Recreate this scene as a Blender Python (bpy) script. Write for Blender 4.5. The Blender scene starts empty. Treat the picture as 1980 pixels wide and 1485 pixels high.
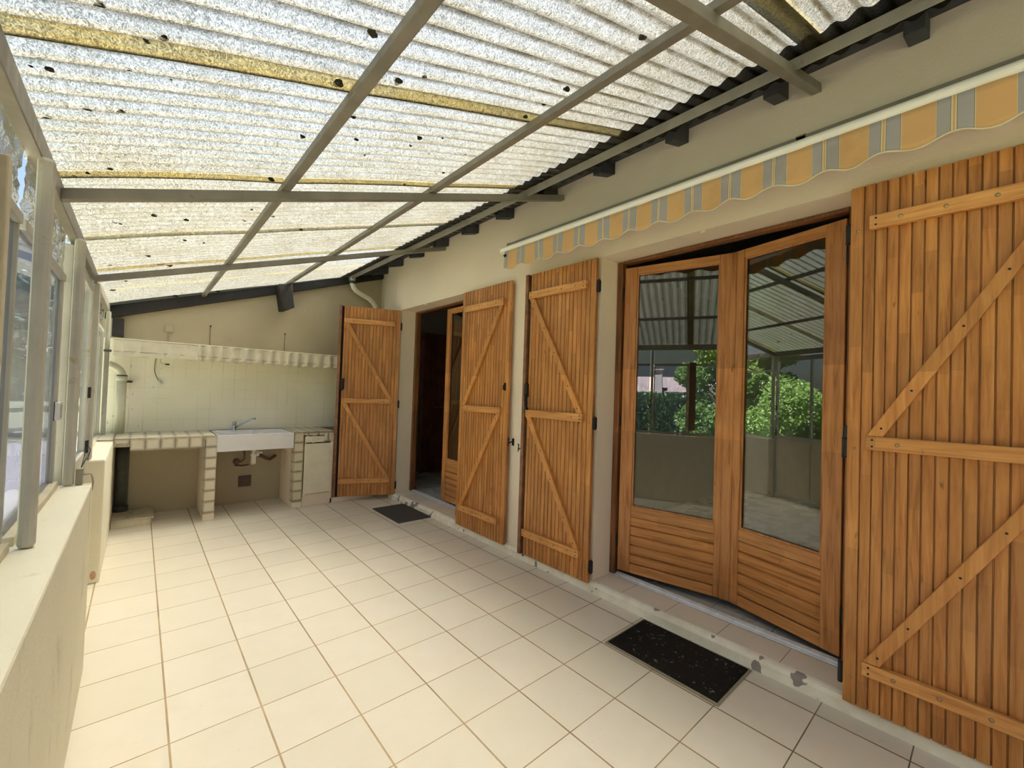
import bpy, bmesh, math, random
from mathutils import Vector, Matrix, noise
random.seed(7)
sc = bpy.context.scene
COL = sc.collection
PI = math.pi

# ---------------------------------------------------------------- colours / materials
def lin(c):
    return tuple((v/255/12.92) if v/255 <= .04045 else ((v/255+.055)/1.055)**2.4 for v in c) + (1,)

class NT:
    def __init__(s, name):
        s.m = bpy.data.materials.new(name); s.m.use_nodes = True
        s.t = s.m.node_tree; s.t.nodes.clear()
        s.out = s.n('ShaderNodeOutputMaterial')
    def n(s, typ, **kw):
        nd = s.t.nodes.new(typ)
        for k, v in kw.items():
            if k.startswith('i_'):
                key = k[2:]
                nd.inputs[int(key) if key.isdigit() else key.replace('_', ' ')].default_value = v
            else: setattr(nd, k, v)
        return nd
    def l(s, a, b, ao=0, bi=0):
        s.t.links.new(a.outputs[ao], b.inputs[bi])
    def math(s, op, a, b=None, c=None):
        nd = s.n('ShaderNodeMath', operation=op)
        for i, v in enumerate((a, b, c)):
            if v is None: continue
            if isinstance(v, (int, float)): nd.inputs[i].default_value = v
            else: s.t.links.new(v, nd.inputs[i])
        return nd.outputs[0]
    def mix(s, f, a, b, mode='MIX'):
        nd = s.n('ShaderNodeMix', data_type='RGBA', blend_type=mode)
        for i, v in ((0, f), (6, a), (7, b)):
            if isinstance(v, (int, float)): nd.inputs[i].default_value = v
            elif isinstance(v, tuple): nd.inputs[i].default_value = v
            else: s.t.links.new(v, nd.inputs[i])
        return nd.outputs[2]
    def coords(s, kind='Object'):
        return s.n('ShaderNodeTexCoord').outputs[kind]
    def world(s):
        return s.n('ShaderNodeNewGeometry').outputs['Position']
    def noise(s, vec, scale, detail=4, rough=.5, dist=0, out=0):
        nd = s.n('ShaderNodeTexNoise'); nd.inputs['Scale'].default_value = scale
        nd.inputs['Detail'].default_value = detail; nd.inputs['Roughness'].default_value = rough
        nd.inputs['Distortion'].default_value = dist
        s.t.links.new(vec, nd.inputs['Vector']); return nd.outputs[out]
    def ramp(s, f, stops, interp='LINEAR'):
        nd = s.n('ShaderNodeValToRGB'); nd.color_ramp.interpolation = interp
        e = nd.color_ramp.elements
        while len(e) < len(stops): e.new(.5)
        for i, (p, c) in enumerate(stops):
            e[i].position = p; e[i].color = c if isinstance(c, tuple) else (c, c, c, 1)
        s.t.links.new(f, nd.inputs[0]); return nd.outputs[0]
    def scale(s, vec, v):
        nd = s.n('ShaderNodeMapping'); nd.inputs['Scale'].default_value = v
        s.t.links.new(vec, nd.inputs['Vector']); return nd.outputs[0]
    def sep(s, vec):
        nd = s.n('ShaderNodeSeparateXYZ'); s.t.links.new(vec, nd.inputs[0]); return nd.outputs
    def bump(s, h, strength=.3, dist=.01):
        nd = s.n('ShaderNodeBump'); nd.inputs['Strength'].default_value = strength
        nd.inputs['Distance'].default_value = dist
        s.t.links.new(h, nd.inputs['Height']); return nd.outputs[0]
    def pbr(s, col, rough=.6, metal=0, nrm=None, spec=.5, **kw):
        p = s.n('ShaderNodeBsdfPrincipled')
        if isinstance(col, tuple): p.inputs['Base Color'].default_value = col
        else: s.t.links.new(col, p.inputs['Base Color'])
        if isinstance(rough, (int, float)): p.inputs['Roughness'].default_value = rough
        else: s.t.links.new(rough, p.inputs['Roughness'])
        p.inputs['Metallic'].default_value = metal
        p.inputs['Specular IOR Level'].default_value = spec
        for k, v in kw.items(): p.inputs[k.replace('_', ' ')].default_value = v
        if nrm is not None: s.t.links.new(nrm, p.inputs['Normal'])
        s.t.links.new(p.outputs[0], s.out.inputs[0]); return p

def plain(name, rgb, rough=.55, metal=0, var=.12, scale=18, bump=.08, dirt=None, spec=.5):
    t = NT(name); v = t.world()
    n1 = t.noise(v, scale, 5, .6)
    c = lin(rgb); dk = tuple(x*(1-var*1.6) for x in c[:3])+(1,); lt = tuple(min(1, x*(1+var)) for x in c[:3])+(1,)
    col = t.ramp(n1, [(.3, dk), (.7, lt)])
    if dirt:
        n2 = t.noise(v, dirt[1], 6, .7)
        col = t.mix(t.ramp(n2, [(dirt[2], 0.), (dirt[2]+.08, 1.)]), col, lin(dirt[0]))
    t.pbr(col, rough, metal, t.bump(t.noise(v, scale*6, 4), bump, .004), spec)
    return t.m

def wood(name, base, dark, light, pitch=.038, off=.045, axis=0, grain=2, rough=.42, knots=True):
    """plank wood; axis = object axis across the planks, grain = object axis along them"""
    t = NT(name); co = t.coords(); sp = t.sep(co)
    idx = t.math('FLOOR', t.math('DIVIDE', t.math('SUBTRACT', sp[axis], off), pitch))
    wn = t.n('ShaderNodeTexWhiteNoise', noise_dimensions='1D'); t.t.links.new(idx, wn.inputs['W'])
    comb = t.n('ShaderNodeCombineXYZ')
    sh = t.math('MULTIPLY', wn.outputs[0], 17.3)
    sc3 = [55, 55, 55]; sc3[grain] = 3.2
    for i in range(3):
        a = t.math('MULTIPLY', sp[i], sc3[i])
        if i == grain: a = t.math('ADD', a, sh)
        t.t.links.new(a, comb.inputs[i])
    g = t.noise(comb.outputs[0], 1.0, 5, .6, .6)
    col = t.ramp(g, [(.3, lin(dark)), (.5, lin(base)), (.75, lin(light))])
    # finger-jointed blocks along the plank
    blk = t.math('FLOOR', t.math('ADD', t.math('MULTIPLY', sp[grain], 2.3), t.math('MULTIPLY', wn.outputs[0], 3.)))
    w2 = t.n('ShaderNodeTexWhiteNoise', noise_dimensions='2D')
    cb = t.n('ShaderNodeCombineXYZ'); t.t.links.new(idx, cb.inputs[0]); t.t.links.new(blk, cb.inputs[1])
    t.t.links.new(cb.outputs[0], w2.inputs['Vector'])
    k = t.math('MULTIPLY_ADD', w2.outputs[0], .34, .82)
    cc = t.n('ShaderNodeCombineXYZ')
    for i in range(3): t.t.links.new(k, cc.inputs[i])
    col = t.mix(1.0, col, cc.outputs[0], 'MULTIPLY')
    big = t.noise(co, 2.2, 3, .5)
    col = t.mix(t.ramp(big, [(.42, 0.), (.75, .55)]), col, lin(dark))
    if knots:
        kn = t.noise(t.scale(co, (14, 14, 5)), 1.6, 2, .5)
        col = t.mix(t.ramp(kn, [(.72, 0.), (.78, .7)]), col, tuple(x*.35 for x in lin(dark)[:3])+(1,))
    t.pbr(col, rough, 0, t.bump(g, .12, .002), .4)
    return t.m

M = {}
M['shutter'] = wood('varnished_pine', (180, 122, 64), (142, 88, 42), (200, 146, 86))
M['batten'] = wood('varnished_batten', (200, 142, 80), (158, 100, 52), (220, 170, 108), pitch=.2, off=-.1, axis=2, grain=0)
M['brace'] = wood('varnished_brace', (196, 136, 74), (166, 108, 54), (212, 156, 92), pitch=2, off=-1, axis=1, grain=2)
M['leafwood'] = wood('door_wood', (182, 124, 72), (136, 84, 42), (202, 146, 92), pitch=2, off=-1, axis=0, grain=2, rough=.38)
M['leafboard'] = wood('door_board_wood', (182, 126, 72), (148, 96, 52), (202, 148, 92), pitch=.066, off=.154, axis=2, grain=0, rough=.38)
M['framewood'] = wood('frame_wood', (118, 74, 42), (84, 48, 26), (142, 92, 56), pitch=2, off=-1, axis=0, grain=2)
M['darkwood'] = plain('dark_stained_beam', (26, 22, 19), .7, var=.25, scale=9, bump=.3)
M['interiorwood'] = plain('interior_door_wood', (96, 52, 30), .45, var=.25, scale=6)
M['stile_edge'] = plain('weathered_edge_wood', (128, 84, 56), .6, var=.3, scale=14)
M['iron'] = plain('black_iron', (38, 34, 32), .5, .6, var=.2, scale=30)
M['hinge'] = plain('dark_hinge_iron', (34, 33, 36), .55, .4, var=.2, scale=30)
M['galv'] = plain('grey_painted_steel', (132, 127, 114), .5, .15, var=.14, scale=7, dirt=((96, 82, 62), 14, .66))
M['postpaint'] = plain('cream_painted_steel', (182, 178, 166), .5, .0, var=.10, scale=5, dirt=((160, 146, 110), 9, .62))
M['cream'] = plain('cream_painted_wood', (196, 186, 160), .6, 0, var=.1, scale=9)
M['brownfab'] = plain('brown_board', (110, 78, 56), .8, 0, var=.2, scale=9)
M['white'] = plain('white_enamel', (232, 230, 232), .25, 0, var=.03, scale=6, bump=.0)
M['ceramic'] = plain('sink_ceramic', (240, 236, 238), .12, 0, var=.02, scale=5, bump=0)
M['pvc'] = plain('cream_pvc', (216, 212, 190), .45, 0, var=.06, scale=10, dirt=((110, 104, 84), 18, .68))
M['whitepvc'] = plain('white_pvc', (235, 230, 220), .4, 0, var=.04, scale=12)
M['hose'] = plain('brown_hose', (112, 84, 62), .6, 0, var=.2, scale=20)
M['chrome'] = plain('chrome', (190, 192, 194), .16, 1, var=.04, scale=10, bump=0)
M['alu'] = plain('worn_aluminium', (214, 216, 222), .4, .35, var=.12, scale=24, bump=.05)
M['brass'] = plain('dull_bolt', (170, 150, 110), .35, .8, var=.1, scale=30)
M['stone'] = plain('worn_stone', (186, 178, 156), .8, 0, var=.16, scale=12, bump=.3, dirt=((110, 98, 78), 10, .6))
M['darkpipe'] = plain('dark_grey_pipe', (62, 64, 58), .5, 0, var=.2, scale=14, dirt=((120, 116, 104), 30, .7))
M['awnbar'] = plain('white_lacquered_bar', (240, 236, 224), .35, 0, var=.05, scale=6, bump=0)
M['terra'] = plain('roof_tile_terracotta', (140, 120, 106), .8, 0, var=.35, scale=6, bump=.3)
M['soffit'] = plain('dark_soffit_boards', (58, 60, 64), .7, 0, var=.2, scale=8)
M['render_w'] = plain('neighbour_render', (180, 172, 158), .8, 0, var=.08, scale=2)
M['dash'] = plain('dark_debris', (40, 36, 28), .9, 0, var=.4, scale=60)
M['paintdoor'] = plain('old_painted_board', (206, 196, 168), .65, 0, var=.1, scale=8, dirt=((70, 54, 40), 7, .66))
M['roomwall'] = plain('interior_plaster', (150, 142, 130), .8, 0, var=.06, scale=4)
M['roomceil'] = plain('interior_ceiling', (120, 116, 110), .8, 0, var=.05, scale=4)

def plaster(name, rgb, stain=(148, 132, 100), amt=.62, bmp=.35):
    t = NT(name); v = t.world()
    c = lin(rgb)
    n1 = t.noise(v, 1.3, 5, .55); n2 = t.noise(v, 60, 4, .6)
    col = t.ramp(n1, [(.3, tuple(x*.9 for x in c[:3])+(1,)), (.7, c)])
    st = t.noise(t.scale(v, (3, 3, 1.2)), 2.4, 6, .65)
    col = t.mix(t.ramp(st, [(amt, 0.), (amt+.14, .45)]), col, lin(stain))
    t.pbr(col, .85, 0, t.bump(n2, bmp, .004), .25)
    return t.m
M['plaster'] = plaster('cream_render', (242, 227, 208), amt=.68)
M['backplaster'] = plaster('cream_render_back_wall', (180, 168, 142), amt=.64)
M['parapet'] = plaster('painted_parapet_render', (232, 226, 204), (150, 136, 100), .58, .5)

def curbmat():
    t = NT('painted_curb'); v = t.world()
    n1 = t.noise(v, 9, 5, .6)
    col = t.ramp(n1, [(.35, lin((226, 218, 198))), (.65, lin((244, 238, 222)))])
    fl = t.noise(t.scale(v, (1, 1, 1)), 11, 2, .45)
    chip = t.ramp(fl, [(.612, 0.), (.625, 1.)])
    col = t.mix(chip, col, lin((150, 142, 136)))
    t.pbr(col, .75, 0, t.bump(t.math('SUBTRACT', n1, chip), .5, .004), .3)
    return t.m
M['curb'] = curbmat()

def floormat(name, s, ox, oy, grout, tilergb, gw=.0022, faint=True, rough=.38):
    t = NT(name); v = t.world(); sp = t.sep(v)
    wob = t.noise(v, 3, 2)
    def dist(o, off):
        a = t.math('DIVIDE', t.math('ADD', o, -off), s)
        f = t.math('FRACT', t.math('ADD', a, .5)); return t.math('MULTIPLY', t.math('ABSOLUTE', t.math('SUBTRACT', f, .5)), s), t.math('FLOOR', a)
    dx, ix = dist(sp[0], ox); dy, iy = dist(sp[1], oy)
    lx = t.math('LESS_THAN', dx, gw*1.25); ly = t.math('LESS_THAN', dy, gw*.8)
    g = t.math('MAXIMUM', lx, ly)
    cb = t.n('ShaderNodeCombineXYZ'); t.t.links.new(ix, cb.inputs[0]); t.t.links.new(iy, cb.inputs[1])
    wn = t.n('ShaderNodeTexWhiteNoise', noise_dimensions='2D'); t.t.links.new(cb.outputs[0], wn.inputs['Vector'])
    c = lin(tilergb)
    col = t.ramp(wn.outputs[0], [(0., tuple(x*y for x, y in zip(c[:3], (.92, .92, .90)))+(1,)), (1., tuple(x*y for x, y in zip(c[:3], (1.03, 1.02, 1.03)))+(1,))])
    cl = t.noise(v, 7, 5, .6)
    col = t.mix(t.ramp(cl, [(.35, .0), (.7, .4)]), col, tuple(x*y for x, y in zip(c[:3], (.90, .87, .80)))+(1,))
    sm = t.noise(v, 40, 3, .6)
    col = t.mix(t.ramp(sm, [(.66, 0.), (.76, .25)]), col, lin((150, 136, 110)))
    gc = t.noise(v, 3.1, 3, .6)
    gcol = t.mix(t.ramp(gc, [(.4, 0.), (.62, 1.)]), lin(grout), tuple(x*1.7 for x in lin(grout)[:3])+(1,))
    col = t.mix(g, col, gcol)
    r = t.ramp(t.noise(v, 5, 4), [(.3, rough), (.7, rough+.16)])
    h = t.math('SUBTRACT', t.math('MULTIPLY', t.noise(v, 150, 3), .15), g)
    t.pbr(col, r, 0, t.bump(h, .35, .0015), .45)
    return t.m
M['floor'] = floormat('cream_floor_tiles', .30, 0, 0, (112, 94, 70), (226, 218, 202), gw=.0028)
M['steptile'] = floormat('threshold_tiles', .30, 2.735, -.42, (96, 84, 74), (232, 222, 208), gw=.0018)
M['roomfloor'] = floormat('interior_grey_tiles', .33, 2.9, .12, (92, 88, 84), (196, 192, 184), rough=.2)

def smalltile(name, s, rgb, edge, ox=0, oz=0, oy=0, vertical=True, gw=.003, soft=.018):
    t = NT(name); v = t.world(); sp = t.sep(v); nr = t.sep(t.n('ShaderNodeNewGeometry').outputs['Normal'])
    def d(o, off):
        f = t.math('FRACT', t.math('ADD', t.math('DIVIDE', t.math('ADD', o, -off), s), .5))
        return t.math('MULTIPLY', t.math('ABSOLUTE', t.math('SUBTRACT', f, .5)), s)
    def blocked(i, dd):   # ignore the joint direction that lies along the face normal
        return t.math('ADD', dd, t.math('MULTIPLY', t.math('GREATER_THAN', t.math('ABSOLUTE', nr[i]), .7), 1.))
    m = t.math('MINIMUM', t.math('MINIMUM', blocked(0, d(sp[0], ox)), blocked(1, d(sp[1], oy))), blocked(2, d(sp[2], oz)))
    jit = t.math('MULTIPLY_ADD', t.noise(v, 26, 3), .012, -.006)
    mm = t.math('ADD', m, jit)
    body = t.ramp(t.noise(v, 14, 4), [(.3, tuple(x*.92 for x in lin(rgb)[:3])+(1,)), (.7, lin(rgb))])
    nd = t.n('ShaderNodeMapRange'); nd.inputs[1].default_value = .002; nd.inputs[2].default_value = soft
    t.t.links.new(mm, nd.inputs[0])
    col = t.mix(nd.outputs[0], lin(edge), body)
    g = t.math('LESS_THAN', m, gw)
    col = t.mix(g, col, lin((112, 102, 82)))
    t.pbr(col, .35, 0, t.bump(t.math('SUBTRACT', 1., g), .5, .002), .45)
    return t.m
M['pillartile_l'] = smalltile('aged_pillar_tiles', .1055, (220, 212, 192), (150, 138, 112), ox=.666, oz=.815, oy=3.01, gw=.002, soft=.022)
M['pillartile_r'] = smalltile('aged_pillar_tiles_right', .1055, (214, 204, 178), (150, 136, 104), ox=1.451, oz=.815, oy=3.01, gw=.002, soft=.022)
M['countertile'] = smalltile('aged_counter_tiles', .1055, (220, 212, 192), (150, 138, 112), ox=.0185, oz=.815, oy=3.02, gw=.002, soft=.022)

def walltile():
    t = NT('painted_wall_tiles'); v = t.world(); sp = t.sep(v)
    def d(o, off, s):
        f = t.math('FRACT', t.math('ADD', t.math('DIVIDE', t.math('ADD', o, -off), s), .5))
        return t.math('MULTIPLY', t.math('ABSOLUTE', t.math('SUBTRACT', f, .5)), s)
    wob = t.math('MULTIPLY', t.noise(v, 2.3, 3), .01)
    g = t.math('MAXIMUM', t.math('LESS_THAN', t.math('ADD', d(sp[0], .10, .108), wob), .0065), t.math('MULTIPLY', t.math('LESS_THAN', d(sp[2], .938, .108), .0012), t.ramp(t.noise(v, 3.3, 3), [(.42, 0.), (.5, 1.)])))
    g2 = t.math('MULTIPLY', g, t.ramp(t.noise(v, 5, 4), [(.35, .05), (.65, .5)]))
    col = t.ramp(t.noise(v, 2.2, 5), [(.35, lin((240, 234, 214))), (.65, lin((248, 243, 226)))])
    col = t.mix(g2, col, lin((176, 162, 128)))
    sp2 = t.noise(t.scale(v, (2.2, 1, 1)), 24, 4, .65)
    near = t.ramp(sp[0], [(.0, 1.), (.55, 0.)])
    chips = t.math('MULTIPLY', t.ramp(sp2, [(.66, 0.), (.69, 1.)]), near)
    col = t.mix(chips, col, lin((96, 92, 80)))
    t.pbr(col, .42, 0, t.bump(t.math('SUBTRACT', 1., g), .3, .002), .4)
    return t.m
M['walltile'] = walltile()

def roofsheet():
    t = NT('translucent_grp_sheet'); v = t.world(); sp = t.sep(v)
    # yellow laps every .855 m along y
    ph = t.math('FRACT', t.math('DIVIDE', t.math('ADD', sp[1], 10.05+.062), .855))
    wn = t.math('MULTIPLY', t.noise(t.scale(v, (1.5, 8, 1)), 2.0, 3), .022)
    inlap = t.math('LESS_THAN', t.math('ADD', t.math('MULTIPLY', ph, .855), wn), .076)
    fib = t.noise(t.scale(v, (1, .6, 1)), 130, 5, .72, 2.2)
    col = t.ramp(fib, [(.38, lin((84, 83, 66))), (.46, lin((138, 137, 121))), (.53, lin((182, 180, 168))), (.62, lin((219, 217, 209)))])
    blot = t.noise(v, 5, 5, .6)
    col = t.mix(t.ramp(blot, [(.45, 0.), (.68, .55)]), col, lin((226, 216, 194)), 'MULTIPLY')
    # darker brown line along each crest of the corrugation
    cph = t.math('COSINE', t.math('MULTIPLY', t.math('ADD', sp[1], 10.05), 2*PI/.0755))
    crest = t.ramp(cph, [(.0, 0.), (.5, 0.), (.95, 1.)])
    crest = t.math('MULTIPLY', crest, t.ramp(t.noise(v, 8, 5), [(.3, .5), (.65, 1.)]))
    col = t.mix(crest, col, lin((128, 116, 88)), 'MULTIPLY')
    ycol = t.ramp(fib, [(.40, lin((116, 100, 60))), (.48, lin((182, 168, 122))), (.58, lin((222, 212, 168)))])
    yl = t.math('MULTIPLY', inlap, t.ramp(t.noise(t.scale(v, (1, .3, 1)), 6, 4), [(.25, .55), (.6, .95)]))
    col = t.mix(yl, col, ycol)
    brown = t.math('MULTIPLY', inlap, t.ramp(t.noise(t.scale(v, (1.2, 6, 1)), 3, 6, .75), [(.58, 0.), (.66, .85)]))
    col = t.mix(brown, col, lin((92, 70, 40)))
    tr = t.n('ShaderNodeBsdfTranslucent'); t.t.links.new(col, tr.inputs[0])
    nb = t.bump(fib, .6, .006)
    t.t.links.new(nb, tr.inputs['Normal'])
    rf = t.n('ShaderNodeBsdfRefraction'); rf.distribution = 'BECKMANN'; rf.inputs['Roughness'].default_value = .5; rf.inputs['IOR'].default_value = 1.22
    t.t.links.new(t.mix(.25, col, lin((250, 250, 240))), rf.inputs[0])
    df = t.n('ShaderNodeBsdfDiffuse'); t.t.links.new(t.mix(.35, col, lin((150, 140, 120))), df.inputs[0])
    m1 = t.n('ShaderNodeMixShader'); m1.inputs[0].default_value = .94
    t.l(tr, m1, 0, 1); t.l(rf, m1, 0, 2)
    m2 = t.n('ShaderNodeMixShader'); m2.inputs[0].default_value = .07
    t.l(m1, m2, 0, 1); t.l(df, m2, 0, 2)
    t.l(m2, t.out); return t.m
M['sheet'] = roofsheet()

def glass(name, haze=.0, refl=1.6, tint=(235, 240, 242), hazecol=(200, 205, 225), bumpy=0, hz_tex=False):
    t = NT(name)
    fr = t.n('ShaderNodeFresnel'); fr.inputs[0].default_value = 1.52
    tr = t.n('ShaderNodeBsdfTransparent'); tr.inputs[0].default_value = lin(tint)
    gl = t.n('ShaderNodeBsdfGlossy'); gl.inputs['Roughness'].default_value = .0 if not bumpy else .03
    if bumpy:
        nb = t.bump(t.noise(t.world(), 9, 3, .5, .8), bumpy, .03)
        t.t.links.new(nb, gl.inputs['Normal'])
    k = t.math('MINIMUM', t.math('MULTIPLY', fr.outputs[0], refl), .95)
    m = t.n('ShaderNodeMixShader'); t.t.links.new(k, m.inputs[0]); t.l(tr, m, 0, 1); t.l(gl, m, 0, 2)
    last = m
    if haze:
        d = t.n('ShaderNodeBsdfDiffuse'); d.inputs[0].default_value = lin(hazecol)
        tl = t.n('ShaderNodeBsdfTranslucent'); tl.inputs[0].default_value = lin(hazecol)
        a = t.n('ShaderNodeMixShader'); a.inputs[0].default_value = .5; t.l(d, a, 0, 1); t.l(tl, a, 0, 2)
        b = t.n('ShaderNodeMixShader')
        hz = t.ramp(t.noise(t.world(), 3, 4), [(.3, haze*.7), (.7, haze*1.3)])
        t.t.links.new(hz, b.inputs[0])
        t.l(m, b, 0, 1); t.l(a, b, 0, 2); last = b
    t.l(last, t.out); return t.m
M['glass'] = glass('door_glass', refl=2.6, tint=(225, 230, 228))
M['winglass'] = glass('veranda_glass', haze=.12, refl=.8, tint=(222, 226, 240), hazecol=(196, 200, 224))
M['gateglass'] = glass('gate_glass', haze=.02, refl=.4, tint=(244, 246, 248), hazecol=(196, 200, 224))
M['film'] = glass('clear_plastic_film', haze=.20, refl=2.0, tint=(215, 212, 202), hazecol=(160, 154, 140), bumpy=.9)

def awningfabric():
    t = NT('striped_awning_fabric'); v = t.coords(); sp = t.sep(v)
    ph = t.math('FRACT', t.math('DIVIDE', t.math('ADD', sp[1], 10*.193), .193))   # object y along the awning
    Y = lin((228, 190, 134)); G = lin((188, 184, 182)); W = lin((240, 228, 184)); D = lin((120, 120, 116))
    st = [(0, Y), (.485, W), (.497, D), (.505, G), (.715, D), (.723, W), (.745, Y), (.775, W), (.797, D), (.805, G), (.985, D), (.992, W)]
    col = t.ramp(ph, st, 'CONSTANT')
    di = t.noise(v, 3, 5, .6)
    col = t.mix(t.ramp(di, [(.55, 0.), (.8, .4)]), col, lin((150, 130, 90)), 'MULTIPLY')
    wv = t.n('ShaderNodeTexWave'); wv.inputs['Scale'].default_value = 400; t.t.links.new(v, wv.inputs[0])
    p = t.pbr(col, .85, 0, t.bump(wv.outputs[1], .1, .001), .2)
    tr = t.n('ShaderNodeBsdfTranslucent'); t.t.links.new(col, tr.inputs[0])
    m = t.n('ShaderNodeMixShader'); m.inputs[0].default_value = .3; t.l(p, m, 0, 1); t.l(tr, m, 0, 2); t.l(m, t.out)
    return t.m
M['awning'] = awningfabric()
M['piping'] = plain('cream_piping', (224, 212, 178), .7, 0, var=.05, scale=10)

def matmat(name, rgb, speck, thr):
    t = NT(name); v = t.world()
    n = t.noise(v, 300, 3, .7)
    col = t.ramp(n, [(.3, tuple(x*.7 for x in lin(rgb)[:3])+(1,)), (.7, tuple(x*1.3 for x in lin(rgb)[:3])+(1,))])
    s2 = t.noise(v, 46, 5, .7)
    col = t.mix(t.ramp(s2, [(thr, 0.), (thr+.06, .7)]), col, lin(speck))
    t.pbr(col, .95, 0, t.bump(n, .8, .003), .1); return t.m
M['blackmat'] = matmat('black_doormat_pile', (34, 31, 28), (150, 154, 150), .615)
M['greymat'] = matmat('grey_doormat_pile', (82, 80, 78), (100, 98, 96), .8)
M['matrim'] = plain('mat_border', (150, 142, 118), .6, 0, var=.1, scale=14)

def foliage(name, a, b, trans=.4, rough=.5):
    t = NT(name); v = t.world(); n = t.noise(v, 26, 3, .6)
    col = t.ramp(n, [(.3, lin(a)), (.7, lin(b))])
    p = t.pbr(col, rough, 0, None, .4)
    tr = t.n('ShaderNodeBsdfTranslucent'); t.t.links.new(col, tr.inputs[0])
    m = t.n('ShaderNodeMixShader'); m.inputs[0].default_value = trans; t.l(p, m, 0, 1); t.l(tr, m, 0, 2); t.l(m, t.out)
    return t.m
M['hedge'] = foliage('hedge_leaves', (36, 56, 32), (96, 122, 70), rough=.25)
M['leafbright'] = foliage('bright_leaves', (92, 126, 60), (160, 184, 98))
M['leafdark'] = foliage('dark_leaves', (34, 56, 36), (74, 100, 62))
M['bark'] = plain('bark', (92, 78, 64), .9, 0, var=.3, scale=8)
M['lawn'] = plain('lawn_grass', (84, 86, 58), .95, 0, var=.3, scale=5, bump=.5)
M['slab'] = plain('terrace_slabs', (98, 94, 88), .8, 0, var=.1, scale=3)

def veneer(name, rgb): return plain(name, rgb, .6, 0, var=.05, scale=6, dirt=((150, 138, 110), 6, .64))
M['cabinet'] = veneer('stained_white_door', (228, 220, 198))
M['valance'] = plain('white_valance_cloth', (212, 203, 182), .85, 0, var=.08, scale=5, dirt=((176, 164, 138), 8, .64))
M['grille'] = plain('brown_vent_plastic', (92, 72, 56), .6, 0, var=.2, scale=12)
M['rust'] = plain('rust_patch', (190, 152, 124), .9, 0, var=.2, scale=20)
M['cable'] = plain('grey_brown_cable', (120, 110, 92), .5, 0, var=.1, scale=12)
M['display'] = plain('display_dark_face', (110, 108, 98), .3, 0, var=.03, scale=10, bump=0)
M['black'] = plain('black_plastic', (24, 24, 30), .4, 0, var=.1, scale=10)

# ---------------------------------------------------------------- mesh helpers
def bm_new(): return bmesh.new()
def box(bm, x0, x1, y0, y1, z0, z1, mat=None):
    vs = [bm.verts.new(Vector(p)) for p in ((x0,y0,z0),(x1,y0,z0),(x1,y1,z0),(x0,y1,z0),(x0,y0,z1),(x1,y0,z1),(x1,y1,z1),(x0,y1,z1))]
    if mat is not None:
        for v in vs: v.co = mat @ v.co
    for f in ((0,3,2,1),(4,5,6,7),(0,1,5,4),(1,2,6,5),(2,3,7,6),(3,0,4,7)): bm.faces.new([vs[i] for i in f])
    return vs
def bar(bm, a, b, w, h, up=(0,0,1)):
    """box beam from a to b, w across, h along up"""
    a, b = Vector(a), Vector(b); d = (b-a); L = d.length; d.normalize()
    up = Vector(up); s = d.cross(up).normalized(); u = s.cross(d).normalized()
    m = Matrix.Translation(a) @ Matrix((s, d, u)).transposed().to_4x4()
    box(bm, -w/2, w/2, 0, L, -h/2, h/2, m)
def tube(bm, pts, r, n=12, caps=True, radii=None):
    pts = [Vector(p) for p in pts]; rings = []
    prev = None
    for i, p in enumerate(pts):
        if i == 0: t = pts[1]-pts[0]
        elif i == len(pts)-1: t = pts[-1]-pts[-2]
        else: t = (pts[i+1]-pts[i]).normalized()+(pts[i]-pts[i-1]).normalized()
        t.normalize()
        if prev is None:
            a = Vector((0,0,1)) if abs(t.z) < .9 else Vector((1,0,0))
            u = t.cross(a).normalized()
        else: u = (prev - t*prev.dot(t)).normalized()
        prev = u; w = t.cross(u)
        rr = radii[i] if radii else r
        rings.append([bm.verts.new(p+(u*math.cos(2*PI*k/n)+w*math.sin(2*PI*k/n))*rr) for k in range(n)])
    for a, b in zip(rings, rings[1:]):
        for k in range(n): bm.faces.new((a[k], a[(k+1)%n], b[(k+1)%n], b[k]))
    if caps: bm.faces.new(rings[0][::-1]); bm.faces.new(rings[-1])
def prism(bm, prof, axis, a, b):
    """extrude a closed 2-D profile along axis (0,1,2) from a to b; profile = the other two coords in order"""
    def P(p, t):
        q = list(p); q.insert(axis, t); return Vector(q)
    v0 = [bm.verts.new(P(p, a)) for p in prof]; v1 = [bm.verts.new(P(p, b)) for p in prof]
    n = len(prof)
    for i in range(n): bm.faces.new((v0[i], v0[(i+1)%n], v1[(i+1)%n], v1[i]))
    bm.faces.new(v0[::-1]); bm.faces.new(v1)
def lathe(bm, prof, c, n=20, axis=2):
    rings = []
    for r, h in prof:
        ring = []
        for k in range(n):
            q = [r*math.cos(2*PI*k/n), r*math.sin(2*PI*k/n)]; q.insert(axis, h); ring.append(bm.verts.new(Vector(q)+Vector(c)))
        rings.append(ring)
    for a, b in zip(rings, rings[1:]):
        for k in range(n): bm.faces.new((a[k], a[(k+1)%n], b[(k+1)%n], b[k]))
    bm.faces.new(rings[0][::-1]); bm.faces.new(rings[-1])

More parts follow.
